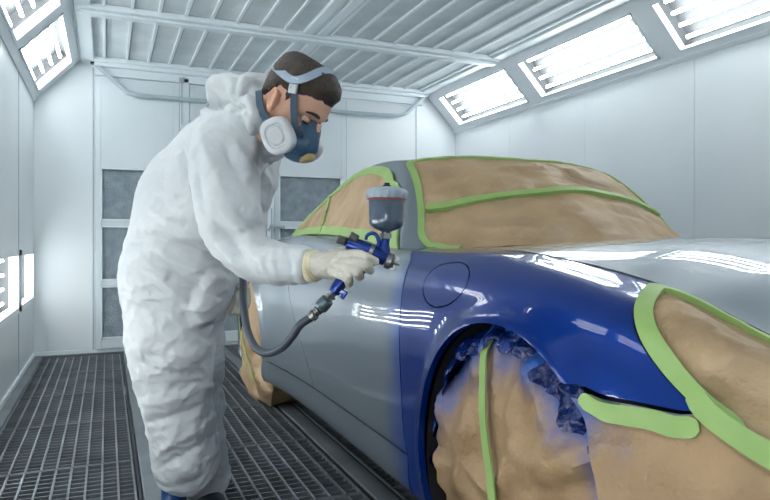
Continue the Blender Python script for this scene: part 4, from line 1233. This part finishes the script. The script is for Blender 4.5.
# ------------------------------------------------------------------ spray gun, held in the hand
gd = 1.45
gun = thing('spray_gun', 'blue gravity feed spray gun with smoky paint cup in the gloved hand', 'spray gun', (0.539, 1.346, 0.923))
mb = MB()
mb.tube([(0.492, 1.367, 0.950), (0.511, 1.359, 0.943), (0.531, 1.350, 0.934), (0.552, 1.341, 0.925), (0.572, 1.332, 0.914)], [.013, .018, .0185, .018, .016], 20, smooth_path=3)
mb.tube([(0.487, 1.371, 0.954), (0.520, 1.357, 0.943)], .010, 14)
# handle
mb.loft([((0.525, 1.358, 0.937), .017, .012), ((0.508, 1.365, 0.907), .015, .0125), ((0.490, 1.373, 0.876), .015, .0125), ((0.475, 1.379, 0.852), .015, .012), ((0.467, 1.383, 0.838), .013, .011)], DV, 5, 20)
mb.tube([(0.572, 1.332, 0.914), (0.570, 1.333, 0.950), (0.572, 1.332, 0.961)], [.012, .010, .010], 16)
gm = remesh(mb, .0022, 2, .4); rel(gm, gun); b_ = link('gun_body', gm, M['gun'], gun)
# hanging hook over the top
mb = MB(); mb.tube([(0.552, 1.341, 0.934), (0.558, 1.338, 0.950), (0.552, 1.341, 0.968), (0.541, 1.345, 0.972), (0.533, 1.349, 0.966), (0.531, 1.350, 0.957)], [.006,.0055,.0045,.0042,.004,.0035], 12, smooth_path=5)
mb.build('hook', M['gun'], gun, smooth=True)

def axis(a, b): return (V(b)-V(a)).normalized()
# rear adjusting knobs
for p, q in (((0.464, 1.368, 0.961), (0.487, 1.358, 0.952)), ((0.489, 1.357, 0.970), (0.511, 1.348, 0.957))):
    ax = axis(q, p); mb = MB()
    pr = []
    for k in range(9): pr += [(.002+k*.0022, .0108), (.0031+k*.0022, .0094)]
    mb.lathe(V(q), ax, [(0, .006)]+pr+[(.0225, .007), (.0225, .001)], 24)
    mb.build('adjusting_knob', M['chrome'], gun, autosmooth=35)
# chrome fan ring on the body and trigger
ax = axis((0.531, 1.350, 0.934), (0.572, 1.332, 0.914))
mb = MB(); mb.lathe(V((0.541, 1.345, 0.929))-ax*.005, ax, [(0,.018),(.001,.0195),(.009,.0195),(.010,.018)], 28)
mb.build('collar', M['chrome'], gun, autosmooth=40)
mb = MB(); mb.tube([(0.538, 1.336, 0.921), (0.534, 1.338, 0.903), (0.521, 1.343, 0.884), (0.511, 1.348, 0.870)], [.0045,.005,.005,.004], 10, smooth_path=4)
mb.build('trigger', M['chrome'], gun, smooth=True)
# air cap and nozzle
mb = MB(); c = V((0.572, 1.332, 0.914))
mb.lathe(c, ax, [(0,.016),(.002,.019),(.013,.019),(.015,.017),(.017,.014),(.021,.012),(.021,.004),(.0335,.0015),(.0335,.0005)], 32)
up_ = ZV-ax*ZV.dot(ax); up_.normalize()
for s_ in (-1, 1): mb.obox(c+ax*.021+up_*.011*s_, ax*.006, up_*.004, ax.cross(up_)*.006)
mb.build('air_cap', M['chrome'], gun, autosmooth=40)
# paint cup
cx = V((0.572, 1.332, 0.966)); cu = (ZV+RV*.02).normalized()
mb = MB(); k = 1.45/650
mb.lathe(cx, cu, [(-.002,.009),(.008,.010),(.010,.013),(.015,.026),(.020,.034),(.026,.0378),(.036,.0385),(.080,.0405),(.084,.0405),(.084,.001)], 48)
mb.build('cup', M['cup'], gun, autosmooth=50)
mb = MB(); mb.lathe(cx, cu, [(.079,.0415),(.079,.0425),(.0825,.0425),(.0825,.0415)], 48); mb.build('ring', M['red'], gun, smooth=False)
mb = MB(); vs = []; N = 72
prof = [(.083,.0405),(.083,.0450),(.087,.0462),(.098,.0462),(.102,.044),(.104,.040),(.108,.030),(.110,.012),(.110,.001)]
base = len(mb.v); u = cu.orthogonal().normalized(); w_ = cu.cross(u)
for h, r in prof:
    for q in range(N):
        a = 2*math.pi*q/N; rr = r+(.0009*(1 if q % 4 < 2 else -1) if .0445 < r else 0)
        mb.v.append(cx+cu*h+(u*math.cos(a)+w_*math.sin(a))*rr)
for i in range(len(prof)-1):
    for q in range(N): mb.f.append((i*N+q, i*N+(q+1) % N, (i+1)*N+(q+1) % N, (i+1)*N+q))
mb.f.append(tuple(range(N))[::-1]); mb.f.append(tuple((len(prof)-1)*N+q for q in range(N)))
lid = mb.build('cup_lid', M['cup_lid'], gun, autosmooth=40)
mb = MB(); mb.lathe(cx+cu*.109, cu, [(0,.009),(.004,.009),(.005,.006),(.009,.006),(.009,.001)], 20); mb.build('vent_cap', M['dark'], lid, autosmooth=40)
mb = MB(); mb.lathe(cx-cu*.006, cu, [(0,.0125),(.012,.0125)], 6); mb.build('nut', M['chrome'], gun)
# foot hook of the handle and air inlet
mb = MB(); hx = axis((0.490, 1.373, 0.876), (0.467, 1.383, 0.838))
mb.obox((0.480, 1.377, 0.843), hx*.006, (RV*.85+ZV*.0-hx*(RV*.85).dot(hx)).normalized()*.016, DV*.008)
mb.obox(V((0.488, 1.374, 0.834)), hx*.010, (RV-hx*RV.dot(hx)).normalized()*.005, DV*.008)
mb.build('handle_foot', M['gun'], gun, bevel=.002)
mb = MB(); p0 = V((0.467, 1.383, 0.838)); h2 = axis((0.467, 1.383, 0.838), (0.420, 1.419, 0.776))
mb.lathe(p0, h2, [(0,.008),(.006,.008),(.006,.012),(.012,.012),(.012,.0075),(.018,.0075)], 6); mb.build('air_inlet', M['chrome'], gun)
# air hose with its coupling
hose = thing('air_hose', 'dark rubber air hose looping down from the spray gun handle', 'hose', tuple(p0+h2*.02))
mb = MB(); mb.tube([p0+h2*.062, p0+h2*.075, (0.404, 1.437, 0.763), (0.390, 1.454, 0.735), (0.372, 1.483, 0.706), (0.351, 1.525, 0.689), (0.333, 1.565, 0.694), (0.321, 1.603, 0.724), (0.320, 1.647, 0.761), (0.325, 1.699, 0.802), (0.337, 1.759, 0.840), (0.349, 1.841, 0.874)],
                   [.0095]*12, 16, smooth_path=8)
mb.build('tube', M['hose'], hose, smooth=True)
mb = MB(); mb.lathe(p0+h2*.0185, h2, [(0,.010),(.003,.0155),(.012,.0165),(.026,.0165),(.030,.014),(.030,.001)], 24); mb.build('coupling', mat('coupling_grey', (.09,.13,.15), .35, metal=.5), hose, autosmooth=35)
mb = MB(); mb.lathe(p0+h2*.0485, h2, [(0,.008),(.003,.012),(.009,.012),(.011,.009),(.016,.009),(.018,.0125),(.028,.0125),(.030,.010)], 20); mb.build('hose_fitting', M['chrome'], hose, autosmooth=35)

# ------------------------------------------------------------------ camera, light, view
cam = bpy.data.cameras.new('camera'); co = bpy.data.objects.new('camera', cam); COL.objects.link(co)
cam.sensor_width = 36; cam.lens = 36*650/770
cam.shift_y = -7/770; cam.clip_start = .02
co.location = (0, 0, .95)
th_ = math.atan(278/650)
co.rotation_euler = (math.pi/2, 0, -th_)
sc.camera = co
w = bpy.data.worlds.new('world'); sc.world = w; w.use_nodes = True
w.node_tree.nodes['Background'].inputs[0].default_value = (.8, .9, 1, 1); w.node_tree.nodes['Background'].inputs[1].default_value = .3
sc.view_settings.view_transform = 'Standard'; sc.view_settings.look = 'None'; sc.view_settings.gamma = 1
sc.view_settings.exposure = 0.36
sc.cycles.diffuse_bounces = 6; sc.cycles.max_bounces = 12; sc.cycles.glossy_bounces = 4
sc.cycles.sample_clamp_indirect = 8
